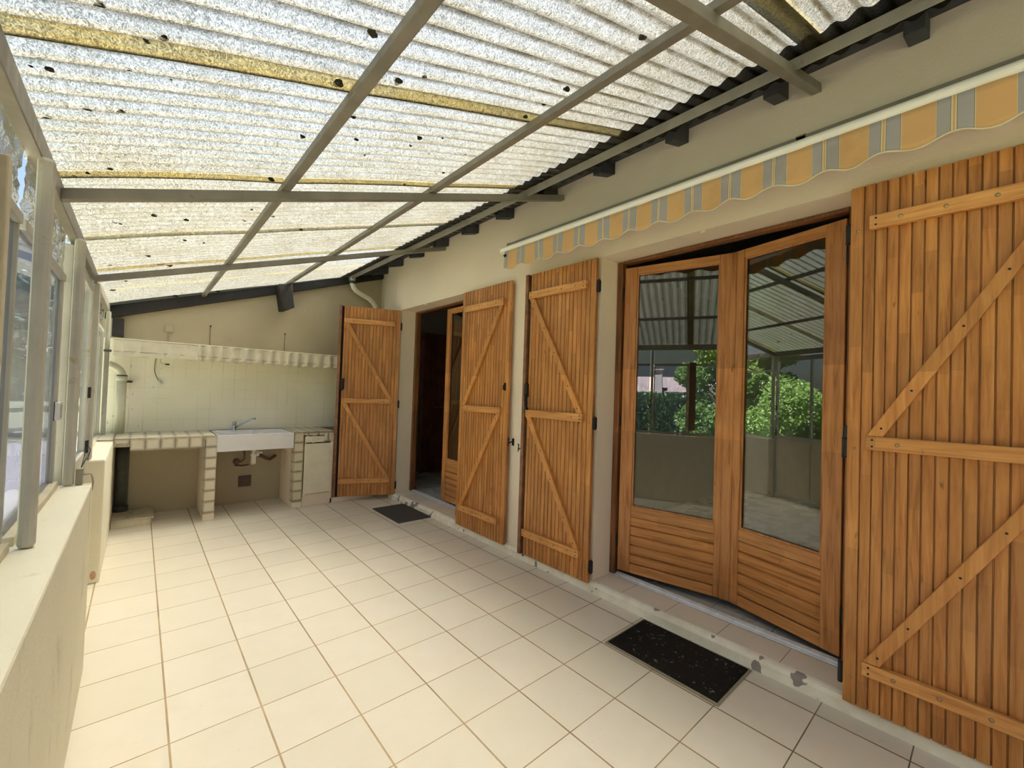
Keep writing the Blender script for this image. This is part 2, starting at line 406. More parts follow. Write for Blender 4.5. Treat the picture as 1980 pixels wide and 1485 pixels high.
def obj(name, bm, mat, parent=None, smooth=False, bev=0):
    bmesh.ops.recalc_face_normals(bm, faces=bm.faces[:])
    me = bpy.data.meshes.new(name); bm.to_mesh(me); bm.free()
    o = bpy.data.objects.new(name, me); COL.objects.link(o)
    me.materials.append(M[mat] if isinstance(mat, str) else mat)
    if smooth:
        for p in me.polygons: p.use_smooth = True
    if bev:
        md = o.modifiers.new('bevel', 'BEVEL'); md.width = bev; md.segments = 2; md.limit_method = 'ANGLE'; md.angle_limit = .6
    if parent is not None: o.parent = parent
    return o
def empty(name, loc=(0,0,0), rz=0):
    o = bpy.data.objects.new(name, None); COL.objects.link(o); o.location = loc; o.rotation_euler = (0, 0, rz); o.empty_display_size = .1
    return o
def tag(o, label, cat, group=None, kind=None):
    o['label'] = label; o['category'] = cat
    if group: o['group'] = group
    if kind: o['kind'] = kind
    return o
def struct(o, label=None, cat=None):
    o['kind'] = 'structure'
    if label: o['label'] = label
    if cat: o['category'] = cat
    return o

# ---------------------------------------------------------------- floor, curb, walls
XW = 2.55                     # face of the house wall
bm = bm_new(); box(bm, -.28, 2.60, -5.0, 3.62, -.12, 0)
struct(obj('floor', bm, 'floor'), 'cream square floor tiles of the veranda with brown grout', 'floor')

# house wall with two openings: door A y -1.57..-.19, door B y 1.43..2.80
OA = (-1.57, -.19); OB = (1.43, 2.80); ZL = 2.30
bm = bm_new()
for y0, y1 in ((-5.0, OA[0]), (OA[1], OB[0]), (OB[1], 2.96)): box(bm, XW, XW+.24, y0, y1, 0, 3.15)
for y0, y1 in (OA, OB): box(bm, XW, XW+.24, y0, y1, ZL, 3.15)
vs = box(bm, XW, XW+.24, 2.96, 3.70, 0, 3.15)
for i in (3, 7): vs[i].co.x = 2.65
struct(obj('wall_right', bm, 'plaster'), 'cream rendered house wall with two door openings', 'wall')
# back wall: plaster, tiled part below
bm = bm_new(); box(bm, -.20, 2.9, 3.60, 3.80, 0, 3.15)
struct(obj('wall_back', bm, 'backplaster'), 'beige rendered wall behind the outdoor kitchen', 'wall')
bm = bm_new(); box(bm, -.10, 2.45, 3.592, 3.602, .82, 1.73)
struct(obj('trim_1', bm, 'walltile'), 'cream painted tile splashback above the sink counter', 'tiles')
# curb along the wall
def curb_run(y0, y1, deep):
    b = bm_new()
    
    prof = [(2.512, 0.0), (2.516, .045), (2.526, .062), (2.540, .068), (2.56 if not deep else 2.552, .069), (2.56 if not deep else 2.552, 0)]
    prism(b, prof, 1, y0, y1); return b
b = curb_run(-5.0, 2.9, False)
bm = b
prof = None
struct(obj('trim_2', b, 'curb', smooth=False), 'low chipped white-painted curb along the foot of the house wall', 'curb')
for i, (y0, y1) in enumerate((OA, OB)):
    bm = bm_new(); box(bm, XW+.003, 2.735, y0+.003, y1-.003, 0, .070)
    struct(obj('trim_%d' % (3+i), bm, 'steptile'), ('tiled door step under the near glazed doors', 'tiled door step under the far doorway')[i], 'step')
    bm = bm_new()
    prism(bm, [(2.736, .03), (2.736, .074), (2.742, .079), (2.752, .075), (2.758, .085), (2.775, .094), (2.786, .088), (2.79, .03)], 1, y0+.003, y1-.003)
    struct(obj('trim_%d' % (5+i), bm, 'alu', bev=.001), ('worn aluminium sill bar under the near glazed doors', 'aluminium sill bar of the far doorway')[i], 'sill')
    # reveal beyond the frame line belongs to the wall; door frame timber
    fr = empty('trim_%d' % (7+i), (2.79, y0, .09)); struct(fr, ('red-brown timber frame around the near glazed doors', 'dark timber frame around the far doorway')[i], 'door frame')
    mt = 'framewood'
    W = y1-y0
    for nm, (a, b_) in (('jamb', (0.002, .045)), ('jamb', (W-.045, W-.002))):
        bb = bm_new(); box(bb, -.055, .0, a, b_, -.008, ZL-.09-.002); obj(nm, bb, mt, fr, bev=.003)
    bb = bm_new(); box(bb, -.055, .0, .045, W-.045, ZL-.09-.022, ZL-.09-.002); obj('head', bb, mt, fr, bev=.003)
# small round cap on the lintel of the near opening, and of the far one
for (y, nm) in ((-.886, 'small round plaster-coloured cap under the lintel of the near opening'), (2.25, 'small pale cap under the lintel of the far opening')):
    bm = bm_new(); lathe(bm, [(.004, -.012), (.014, -.010), (.016, 0)], (XW+.012, y, ZL-.0), 16, 2)
    tag(obj('screw_plug', bm, 'plaster', smooth=True), nm, 'plug')

# interior rooms behind the two doors
bm = bm_new(); box(bm, 2.79, 6.6, -5.0, 3.9, -.02, .068)
struct(obj('floor_inside', bm, 'roomfloor'), 'grey tiled floor of the rooms inside', 'floor')
bm = bm_new()
box(bm, 6.6, 6.7, -5.0, 3.9, 0, 2.7); box(bm, 2.8, 6.6, -3.2, -3.1, 0, 2.7); box(bm, 2.8, 6.6, .45, .55, 0, 2.7); box(bm, 2.8, 6.6, 3.85, 3.95, 0, 2.7)
struct(obj('wall_inside', bm, 'roomwall'), 'dim plaster walls inside the house', 'wall')
bm = bm_new(); box(bm, 2.79, 6.7, -5.0, 3.95, 2.62, 2.75)
struct(obj('ceiling_inside', bm, 'roomceil'), 'dim ceiling inside the house', 'ceiling')
# interior door seen through the far doorway
t = empty('door_1', (3.95, 3.70, .069), 0); struct(t, 'dark brown interior door seen through the far doorway', 'door')
bb = bm_new(); box(bb, -.42, .42, 0, .04, 0, 2.05); obj('door_panel', bb, 'interiorwood', t, bev=.003)
for x0, x1, z0, z1 in ((-.3, .3, .2, .9), (-.3, .3, 1.05, 1.9)):
    bb = bm_new(); box(bb, x0, x1, -.012, 0.001, z0, z1); obj('raised_panel', bb, 'interiorwood', t, bev=.006)
bb = bm_new(); tube(bb, [(-.35, 0, 1.0), (-.35, -.05, 1.0), (-.25, -.05, 1.0)], .008, 8); obj('door_handle', bb, 'brass', t, smooth=True)
bm = bm_new()
for a, b_ in ((-.55, -.43), (.43, .55)): box(bm, 3.95+a, 3.95+b_, 3.72, 3.84, .07, 2.16)
box(bm, 3.4, 4.5, 3.72, 3.84, 2.12, 2.2)
struct(obj('trim_9', bm, 'interiorwood', bev=.004), 'brown casing around the interior door', 'casing')
# tall dark cupboard / second interior door on the right in the far room
t = empty('door_2', (5.05, 1.8, .07), 0); struct(t, 'dark open inner door leaf in the far room', 'door')
bb = bm_new(); box(bb, -.02, .02, -.4, .4, 0, 2.05); obj('door_panel', bb, 'interiorwood', t, bev=.003)

# ---------------------------------------------------------------- shutters
def shutter(name_loc, rz, s, W, lipped, label, latch, hooks=True):
    """local x = from hinge to free edge, local y*s = outwards, z up"""
    t = empty('shutter', name_loc, rz); tag(t, label, 'shutter', 'wooden shutters on the house wall')
    H0, H1 = 0.0, 2.225                       # relative to the bottom edge
    TH = .026; g = .009; gw = .0030
    front = TH
    # grooved board field
    prof = [(0, 0)]
    prof.append((0, front))
    end = W-.056 if lipped else W
    us = [.046+.038*i for i in range(40) if .046+.038*i < (end-.02)]
    for u in us: prof += [(u-gw, front), (u-gw*.6, front-g), (u+gw*.6, front-g), (u+gw, front)]
    prof += [(end, front), (end, 0)]
    bb = bm_new(); prism(bb, [(p[0], p[1]*s) for p in prof], 2, H0, H1); obj('board_panel', bb, 'shutter', t)
    if lipped:
        bb = bm_new(); box(bb, W-.032, W, 0, s*.038, H0-.004, H1+.004); obj('edge_stile', bb, 'stile_edge', t, bev=.002)
        bb = bm_new(); box(bb, end-.002, W-.031, 0, s*.008, H0, H1); obj('edge_rebate', bb, 'hinge', t)
        bb = bm_new(); tube(bb, [(W-.044, s*.014, H0-.02), (W-.044, s*.014, H1-.01)], .006, 8); obj('bolt_rod', bb, 'iron', t, smooth=True)
    b0 = .066; b1 = (W-.060) if lipped else (W-.072)
    zs = ((.150, .205), (1.088, 1.145), (2.022, 2.080))
    y0, y1 = front, front+.028
    for k, (za, zb) in enumerate(zs):
        bb = bm_new(); box(bb, b0, b1, s*y0, s*y1, za, zb); ba = obj('batten', bb, 'batten', t, bev=.003)
        # screws and bolts
        for j, u in enumerate((b0+.022, b0+.022, b1-.022, b1-.022)):
            z = za+.015 if j % 2 else zb-.015
            sb = bm_new(); lathe(sb, [(.004, 0), (.0042, .0012*s), (.001, .0016*s)], (u, s*y1, z), 10, 1); obj('screw', sb, 'hinge', ba)
        for u in (b0+.10, b0+.23, b0+.36, b0+.47):
            if k == 1 and u > b0+.2: continue
            sb = bm_new(); lathe(sb, [(.0075, 0), (.007, .002*s), (.004, .0045*s), (.001, .005*s)], (u, s*y1, (za+zb)/2), 12, 1); obj('coach_bolt', sb, 'brass', ba, smooth=True)
    for (za, zb) in ((zs[0][1], zs[1][0]), (zs[1][1], zs[2][0])):
        # diagonal from bottom at hinge side to top at free side
        ua, ub = b0+.004, b1-.006; w = .052
        bb = bm_new()
        q = [(ua, za+.001), (ua+w, za+.001), (ub, zb-.001), (ub-w, zb-.001)]
        vf = [bb.verts.new((u, s*y0, z)) for u, z in q]; vb = [bb.verts.new((u, s*(y1-.004), z)) for u, z in q]
        bb.faces.new(vf); bb.faces.new(vb[::-1])
        for i in range(4): bb.faces.new((vf[i], vf[(i+1)%4], vb[(i+1)%4], vb[i]))
        br = obj('diagonal_brace', bb, 'brace', t, bev=.002)
        for f in (.04, .22, .5, .72, .95):
            u = (ua+w/2)*(1-f)+(ub-w/2)*f; z = za*(1-f)+zb*f
            sb = bm_new(); lathe(sb, [(.0042, 0), (.0044, .001*s), (.001, .0014*s)], (u, s*(y1-.004), z), 10, 1); obj('screw', sb, 'hinge', br)
    for z in (.11, 1.085, 2.03):
        bb = bm_new(); box(bb, -.020, .004, -s*.004, s*.018, z-.038, z+.038); tube(bb, [(-.012, s*.010, z-.045), (-.012, s*.010, z+.045)], .009, 10)
        obj('hinge', bb, 'hinge', t, bev=.001)
        sb = bm_new(); lathe(sb, [(.006, 0), (.0055, .002*s), (.001, .004*s)], (.026, s*front, z), 12, 1); obj('hinge_bolt', sb, 'brass', t, smooth=True)
    if latch == 'espagnolette':
        zc = 1.30
        u = W-.040
        bb = bm_new(); box(bb, u-.026, u+.012, s*front, s*(front+.020), zc-.055, zc+.050)
        la = obj('latch_case', bb, 'iron', t, bev=.003)
        bb = bm_new()
        tube(bb, [(u-.012, s*(front+.018), zc-.03), (u-.020, s*(front+.030), zc-.07), (u-.030, s*(front+.034), zc-.105), (u-.034, s*(front+.036), zc-.15)], .006, 8, radii=[.007, .010, .013, .007])
        tube(bb, [(u-.034, s*(front+.036), zc-.145), (u-.062, s*(front+.05), zc-.145)], .006, 8, radii=[.008, .013])
        tube(bb, [(u-.012, s*front, zc+.052), (u-.012, s*(front+.02), zc+.056), (u-.012, s*(front+.024), zc+.048)], .003, 8)
        obj('latch_lever', bb, 'iron', la, smooth=True)
    elif latch == 'catch':
        zc = 1.325
        bb = bm_new(); box(bb, W-.052, W-.030, s*front, s*(front+.008), zc-.035, zc+.03)
        la = obj('latch_case', bb, 'iron', t, bev=.002)
        bb = bm_new(); tube(bb, [(W-.04, s*(front+.006), zc+.02), (W-.04, s*(front+.022), zc+.005), (W-.04, s*(front+.020), zc-.03)], .005, 8); obj('latch_lever', bb, 'iron', la, smooth=True)
    elif latch == 'box':
        zc = 1.31
        bb = bm_new(); box(bb, W-.085, W-.038, s*front, s*(front+.016), zc-.062, zc+.062); obj('latch_case', bb, 'iron', t, bev=.003)
        bb = bm_new(); box(bb, W-.075, W-.055, s*(front+.016), s*(front+.026), zc-.075, zc+.02); obj('latch_lever', bb, 'iron', t, bev=.003)
    return t

# far leaf of far opening, standing off the wall
a1 = math.atan2(3.085-2.80, 1.895-2.535)
s1 = shutter((2.535, 2.795, .06), a1, 1, .695, True, 'far left shutter beside the sink, swung out from the wall into the room', 'box')
# near leaf of far opening, flat against wall, extends toward camera
s2 = shutter((2.525, 1.412, .06), -PI/2, -1, .71, False, 'shutter folded flat against the wall, nearer side of the far doorway', 'catch')
s3 = shutter((2.525, -.185, .06), PI/2, 1, .70, True, 'shutter just left of the glazed doors, with black lever latch', 'espagnolette')
s4 = shutter((2.525, -1.575, .06), -PI/2, -1, .70, False, 'largest shutter at the right edge of the view, beside the glazed doors', None)

# wall hooks (shutter stops)
def hook(y, z, label):
    t = empty('shutter_hook', (XW, y, z)); tag(t, label, 'hook')
    b = bm_new(); box(b, -.006, 0, -.012, .012, -.03, .03); obj('back_plate', b, 'iron', t, bev=.002)
    b = bm_new(); tube(b, [(-.004, 0, .0), (-.03, 0, .0), (-.05, 0, -.005), (-.056, 0, -.025), (-.05, 0, .03), (-.06, 0, .035)], .005, 8)
    obj('stop_bar', b, 'iron', t, smooth=True)
hook(.672, .92, 'black iron wall hook at the free edge of the flat shutter by the far doorway')
hook(.548, .885, 'black iron wall hook peeking out left of the lever-latched shutter')

# ---------------------------------------------------------------- glazed door leaves
def leaf(name, a, b, zb, label, astragal, flip, bottom=True):
    """leaf from hinge a to free b (plan); local x along, local -y*flip = outside"""
    a = Vector(a); b = Vector(b); d = b-a; W = d.length; rz = math.atan2(d.y, d.x)
    t = empty(name, (a.x, a.y, zb), rz); struct(t, label, 'glazed door')
    H = 2.135; T = .045
    s = flip
    st = .088
    for u0, u1 in ((0, st), (W-.078, W)):
        bb = bm_new(); box(bb, u0, u1, 0, -s*T, 0, H); obj('stile', bb, 'leafwood', t, bev=.004)
    for z0, z1, nm in ((0, .062, 'rail'), (.385, .455, 'rail'), (H-.052, H, 'rail')):
        bb = bm_new(); box(bb, st, W-.078, -s*.002, -s*(T-.002), z0, z1); obj(nm, bb, 'leafboard', t, bev=.003)
    # boarded lower panel
    prof = [(-s*.012, .062)]
    z = .062; n = 5; hh = (.385-.062)/n
    for i in range(n):
        prof += [(s*.004, z+.001), (s*.014, z+.008), (s*.019, z+hh-.010), (s*.019, z+hh-.004), (s*.004, z+hh-.001)]
        z += hh
    prof.append((-s*.012, .385))
    bb = bm_new(); prism(bb, [(-s*T/2 - p[0]*1.0 if False else -s*T/2-(p[0]), p[1]) for p in prof], 0, st, W-.078); obj('lower_panel', bb, 'leafboard', t)
    bb = bm_new(); box(bb, st-.002, W-.076, -s*(T/2-.003), -s*(T/2+.003), .453, H-.05); obj('glass_pane', bb, 'glass', t)
    bb = bm_new()
    for (x0, x1, z0, z1) in ((st, st+.010, .455, H-.052), (W-.088, W-.078, .455, H-.052), (st, W-.078, .455, .465), (st, W-.078, H-.062, H-.052)):
        box(bb, x0, x1, -s*(T/2+.004), -s*(T-.008), z0, z1)
    obj('glazing_bead', bb, 'leafwood', t, bev=.001)
    if astragal:
        bb = bm_new(); box(bb, W-.040, W+.018, -s*(T-.002), -s*(T+.016), .004, H-.004); obj('astragal', bb, 'leafwood', t, bev=.005)
    for z in (.2, 1.05, 1.95):
        bb = bm_new(); tube(bb, [(-.006, -s*(T-.002), z-.04), (-.006, -s*(T-.002), z+.04)], .006, 8); obj('hinge', bb, 'hinge', t, smooth=True)
    return t
# left leaf hinge at far jamb (y -.235), free at y -.915 ; outside is -x
def off(a, b, flip): return a, b
leaf('door_3', (2.79, -.240), (2.945, -.920), .115, 'left leaf of the near glazed doors, ajar inward', True, 1)
leaf('door_4', (2.79, -1.525), (2.945, -.932), .115, 'right leaf of the near glazed doors, ajar inward', False, -1)
dleaf = leaf('door_5', (2.79, 1.478), (2.80, 2.095), .115, 'single closed glazed leaf in the far doorway', False, -1)
# lock keeper on right leaf frame
bm = bm_new(); box(bm, 2.722, 2.736, -1.534, -1.522, 1.16, 1.235)
tag(obj('strike_plate', bm, 'black'), 'small black strike plate on the frame right of the glazed doors', 'strike plate')
# ---------------------------------------------------------------- door mats
def mat_(name, x0, x1, y0, y1, pile, rim, label):
    t = empty(name, ((x0+x1)/2, (y0+y1)/2, 0)); tag(t, label, 'doormat')
    hx, hy = (x1-x0)/2, (y1-y0)/2
    b = bm_new(); box(b, -hx, hx, -hy, hy, .0005, .010); obj('pile', b, pile, t, bev=.003)
    if rim:
        b = bm_new()
        for q in ((-hx-.016, -hx-.001, -hy-.012, hy+.010), (hx+.001, hx+.010, -hy-.012, hy+.010), (-hx-.001, hx+.001, -hy-.012, -hy-.001), (-hx-.001, hx+.001, hy+.001, hy+.010)):
            box(b, q[0], q[1], q[2], q[3], .0004, .006)
        obj('border', b, rim, t)
mat_('doormat', 2.125, 2.485, -1.205, -.628, 'blackmat', 'matrim', 'black doormat with pale specks, in front of the near glazed doors')
mat_('doormat', 2.145, 2.545, 1.885, 2.51, 'greymat', None, 'plain grey doormat in front of the far doorway')

# ---------------------------------------------------------------- veranda roof
SL = .3256; RZ0 = 2.0593
def rz(x, off=0): return RZ0 + SL*x + off
PITCH = .855/11.325
LAPS = [-1.495+.855*k for k in range(-4, 6)]
def sheet(y0, y1, lift, label):
    b = bm_new(); x0, x1 = -.13, 2.385
    nx = 46; ny = int((y1-y0)/PITCH*12)
    rows = []
    for i in range(nx+1):
        x = x0+(x1-x0)*i/nx; row = []
        for j in range(ny+1):
            y = y0+(y1-y0)*j/ny
            w = .0105*math.cos(2*PI*(y+10.05)/PITCH)
            # soft bulge between the purlins, sag of old plastic
            bul = 0
            for xa, xb, h in ((-.08, .64, .011), (.64, 1.415, .006), (1.415, 2.17, .004)):
                if xa < x < xb: bul = h*math.sin(PI*(x-xa)/(xb-xa))
            bul *= .7+.3*math.sin(y*3.1+x)
            row.append(b.verts.new((x, y, rz(x)+.012+w+lift+bul+.0015*noise.noise(Vector((x*5, y*7, 0))))))
        rows.append(row)
    for i in range(nx):
        for j in range(ny): b.faces.new((rows[i][j], rows[i][j+1], rows[i+1][j+1], rows[i+1][j]))
    return b
names = {3: 'translucent corrugated roof sheet directly over the camera end, nearest of all', 4: 'translucent corrugated roof sheet before the first cross beam from the camera',
         5: 'translucent corrugated roof sheet just past the beam over the glazed doors', 6: 'translucent corrugated roof sheet ending at the middle cross beam',
         7: 'x', 8: 'y'}
lab = ['', '', '', '',
       'nearest translucent corrugated roof sheet, only its corner shows at the top right',
       'translucent corrugated roof sheet above the lever-latched shutter, second nearest',
       'translucent corrugated roof sheet just beyond the middle cross beam',
       'translucent corrugated roof sheet just before the farthest cross beam',
       'translucent corrugated roof sheet just beyond the farthest cross beam',
       'farthest translucent corrugated roof sheet, meeting the dark wall beam over the sink']
b = None
for k in range(9):
    y0 = LAPS[k]-.06; y1 = LAPS[k+1]+.012
    if k == 8: y1 = 3.595
    bmx = sheet(y0, y1, .0025*(k % 2), '')
    if k <= 2:
        o = obj('ceiling_%d' % (k+1), bmx, 'sheet', smooth=True); struct(o)
    else:
        o = obj('corrugated_roof_sheet', bmx, 'sheet', smooth=True)
        o['label'] = ['nearest translucent corrugated roof sheet, only its corner shows at the top right',
                      'second nearest translucent corrugated roof sheet, between the near and middle cross beams, its near half',
                      'translucent corrugated roof sheet just beyond the middle cross beam',
                      'translucent corrugated roof sheet just before the farthest cross beam',
                      'translucent corrugated roof sheet just beyond the farthest cross beam',
                      'farthest translucent corrugated roof sheet, meeting the dark beam over the sink'][k-3]
        o['category'] = 'roof sheet'; o['group'] = 'translucent corrugated sheets of the veranda roof'

# steel frame: cross beams along the slope (T) and purlins along y
def steel(name, a, b_, w, h, label, cat='beam', up=(0, 0, 1), group=None, bolts=0):
    t = empty(name, a); tag(t, label, cat, group)
    bb = bm_new(); a_ = Vector((0, 0, 0)); e = Vector(b_)-Vector(a); bar(bb, a_, e, w, h, up); obj('steel_tube', bb, 'galv', t, bev=.003)
    return t
for y, lb in ((-1.425, 'grey steel cross beam over the near glazed doors, at the top right'), (.20, 'middle grey steel cross beam running straight across the roof'), (1.86, 'farthest grey steel cross beam, near the outdoor kitchen')):
    steel('cross_beam', (-.07, y, rz(-.07)-.052), (2.548, y, rz(2.548)-.052), .040, .040, lb, group='steel cross beams of the veranda roof')
steel('cross_beam', (-.07, -3.1, rz(-.07)-.052), (2.548, -3.1, rz(2.548)-.052), .040, .040, 'grey steel cross beam behind the viewpoint', group='steel cross beams of the veranda roof')
for x, lb, w in ((.645, 'long grey steel purlin crossing the left half of the roof', .036), (1.415, 'long grey steel purlin crossing the middle of the roof', .036)):
    t = steel('purlin', (x, -4.95, rz(x)-.017), (x, 3.57, rz(x)-.017), w, .030, lb, group='long steel purlins under the roof sheets')
# angle bar at the eave
t = empty('purlin', (2.175, -4.95, rz(2.175))); tag(t, 'grey steel angle bar along the eave below the wavy sheet ends', 'beam', 'long steel purlins under the roof sheets')
bb = bm_new(); bar(bb, (0, 0, -.010), (0, 8.52, -.010), .046, .004, (-SL, 0, 1)); obj('flange', bb, 'galv', t)
bb = bm_new(); bar(bb, (-.021, 0, -.034), (-.021, 8.52, -.034), .004, .046, (-SL, 0, 1)); obj('web', bb, 'galv', t)
# outer edge bar over the glazing
t = steel('edge_bar', (-.082, -4.95, 1.998), (-.082, 3.56, 1.998), .034, .068, 'grey steel edge bar along the low side of the roof above the glazing')
# roof hooks (dark half-round tabs beside the purlins) and moss clumps
def clump(x, y, r, seed):
    b = bm_new(); bmesh.ops.create_icosphere(b, subdivisions=2, radius=r)
    for v in b.verts:
        n_ = noise.noise(v.co/r*1.1+Vector((seed*3.1, seed, 0)))
        v.co *= (1+.55*n_)*.56; v.co.z *= .5
    o = obj('moss_clump', b, 'dash', smooth=True); o.location = (x, y, rz(x)+.012)
    tag(o, 'dark clump of moss or dead leaf on the translucent roof sheets', 'debris', 'dark moss and leaf clumps on the roof sheets')
CL = [(0.08,-0.8,.014),(0.15,-0.7,.012),(0.18,-0.73,.015),(-0.02,-0.52,.015),(-0.05,-0.52,.008),(0.12,-0.57,.009),(0.2,-0.55,.006),(0.03,-0.34,.017),(0.1,-0.35,.013),(-0.05,-0.27,.012),(0.06,0.1,.014),(0.0,0.15,.012),(0.09,0.45,.021),(0.2,0.44,.023),(0.19,0.69,.021),(0.32,0.78,.021),(0.05,0.79,.016),(0.07,0.82,.011),(0.34,1.21,.018),(0.44,1.3,.013),(0.18,1.57,.023),(0.3,1.94,.03),(0.0,1.77,.018),(0.06,2.38,.028),(-0.02,2.75,.035),(0.4,3.46,.06),(0.76,3.5,.055),(0.59,-0.92,.022),(0.59,-0.67,.023),(0.75,-0.74,.022),(0.81,-0.8,.014),(0.7,-0.49,.02),(0.78,-0.31,.015),(1.02,-0.38,.021),(1.02,-0.3,.012),(1.12,-0.4,.01),(0.59,-0.29,.018),(0.58,0.16,.022),(0.70,0.73,.027),(0.94,1.07,.018),(1.11,1.39,.013),(0.87,-0.17,.008),(1.23,0.17,.012),(1.36,-0.9,.022),(1.36,-0.78,.017),(1.36,-0.67,.017),(1.36,-1.23,.024),(1.33,-0.27,.013),(1.36,-0.02,.014),(0.58,0.42,.012),(0.58,0.61,.012),(0.58,0.82,.012)]
for i, (x, y, r) in enumerate(CL): clump(x, y, r, i)

# house roof overhang: soffit boards, rafter tails, tiles above
bm = bm_new()
def oz(x): return 2.930+SL*(x-2.55)
for k in range(7):
    xa, xb = 2.12+k*.12, 2.12+(k+1)*.12-.004
    vs = [(xa, -5, oz(xa)), (xb, -5, oz(xb)), (xb, 3.6, oz(xb)), (xa, 3.6, oz(xa))]
    lo = [bm.verts.new(p) for p in vs]; hi = [bm.verts.new((p[0], p[1], p[2]+.022)) for p in vs]
    bm.faces.new(lo[::-1]); bm.faces.new(hi)
    for i in range(4): bm.faces.new((lo[i], lo[(i+1) % 4], hi[(i+1) % 4], hi[i]))
struct(obj('trim_10', bm, 'soffit'), 'dark boards under the overhang of the house roof', 'soffit')
bm = bm_new()
n = 90
pr = []
for i in range(n*2+1):
    pass
rows = []
for x in (2.07, 2.9, 4.2, 6.9):
    row = []
    for j in range(0, 361):
        y = -5+j*8.6/360
        row.append(bm.verts.new((x, y, oz(x)+.06+.022*math.sin(y*2*PI/.19))))
    rows.append(row)
for i in range(3):
    for j in range(360): bm.faces.new((rows[i][j], rows[i][j+1], rows[i+1][j+1], rows[i+1][j]))
o = obj('house_roof', bm, 'terra', smooth=True)
md = o.modifiers.new('solid', 'SOLIDIFY'); md.thickness = .018
struct(o, 'terracotta tiled roof of the house above the eave', 'roof')
for i, y in enumerate((-2.3, -1.78, -1.275, -.762, -.245, .283, .79, 1.30, 1.82, 2.33, 2.835, 3.37)):
    b = bm_new()
    prof = [(2.395, oz(2.395)-.001), (2.70, oz(2.70)-.001), (2.70, 2.842+SL*.15), (2.395, 2.842+SL*(2.395-2.55)+.012)]
    v0 = [b.verts.new((p[0], y-.0325, p[1])) for p in prof]; v1 = [b.verts.new((p[0], y+.0325, p[1])) for p in prof]
    b.faces.new(v0); b.faces.new(v1[::-1])
    for k in range(4): b.faces.new((v0[k], v0[(k+1) % 4], v1[(k+1) % 4], v1[k]))
    o = obj('rafter_tail', b, 'soffit', bev=.003)
    nth = ['nearest, out of view at the camera end', 'nearest visible at the top right corner', 'second visible from the top right corner', 'third from the top right corner', 'fourth from the top right corner', 'fifth, above the awning left end', 'sixth, left of the awning bar end', 'seventh, between awning and far doorway', 'fifth from the corner over the elbow pipe', 'above the far doorway', 'second from the corner over the elbow pipe', 'last one, right above the elbow drain pipe'][i]
    tag(o, 'dark rafter tail under the house eave, '+nth, 'rafter', 'dark rafter tails under the house eave')

# dark wall plate on the back wall, its end post and the bracket block
t = empty('wall_beam', (-.10, 3.56, 0)); tag(t, 'long dark sloping wooden beam fixed across the back wall under the roof', 'beam')
b = bm_new(); x0, x1 = -.10, 2.64
v = [(x0, 1.905), (x1, 2.835), (x1, rz(x1)-.0), (x0, rz(x0)-.005)]
va = [b.verts.new((p[0]+.10, -.02, p[1])) for p in v]; vb = [b.verts.new((p[0]+.10, .038, p[1])) for p in v]
b.faces.new(va); b.faces.new(vb[::-1])
for k in range(4): b.faces.new((va[k], va[(k+1) % 4], vb[(k+1) % 4], vb[k]))
obj('plank', b, 'darkwood', t, bev=.002)
b = bm_new(); box(b, -.045, .038, 3.50, 3.598, 1.742, 1.915)
tag(obj('beam_block', b, 'darkwood', bev=.004), 'dark wooden block under the low left end of the wall beam', 'block')
t = empty('rafter_block', (1.40, 3.50, 2.2)); tag(t, 'dark pointed rafter end sticking out of the back wall below the roof beam', 'beam')
b = bm_new()
v0 = [(-.075, .27), (.065, .30), (.072, .03), (.018, .00), (-.03, -.005)]
va = [b.verts.new((p[0]+(.01 if p[1] < .1 else -.02), -.16, p[1])) for p in v0]; vb = [b.verts.new((p[0], .098, p[1])) for p in v0]
b.faces.new(va); b.faces.new(vb[::-1])
for k in range(5): b.faces.new((va[k], va[(k+1) % 5], vb[(k+1) % 5], vb[k]))
obj('beam_end', b, 'darkwood', t, bev=.004)

# ---------------------------------------------------------------- gutter drain elbow at the corner
t = empty('drain_pipe', (2.18, 3.45, 2.69)); tag(t, 'cream elbowed drain pipe from the eave into the wall corner', 'pipe')
pts = [Vector((2.175, 3.45, 2.74)), Vector((2.175, 3.45, 2.66)), Vector((2.19, 3.45, 2.615)), Vector((2.23, 3.45, 2.575)), Vector((2.30, 3.45, 2.545)), Vector((2.40, 3.46, 2.51)), Vector((2.455, 3.47, 2.475)), Vector((2.50, 3.48, 2.42)), Vector((2.515, 3.48, 2.36)), Vector((2.515, 3.48, .75))]
b = bm_new(); tube(b, [p-Vector((2.18, 3.45, 2.69)) for p in pts], .034, 18); obj('pipe_run', b, 'pvc', t, smooth=True)
b = bm_new(); lathe(b, [(.041, 0), (.041, .03), (.036, .035)], (-.005, 0, -.03), 18); obj('pipe_socket', b, 'darkpipe', t, smooth=True)

# ---------------------------------------------------------------- awning over the near doors
AX, AZ = 2.355, 2.486
t = empty('awning', (AX, .66, AZ)); tag(t, 'closed awning with white front bar and yellow and grey striped valance', 'awning')
b = bm_new(); Y1 = -4.3
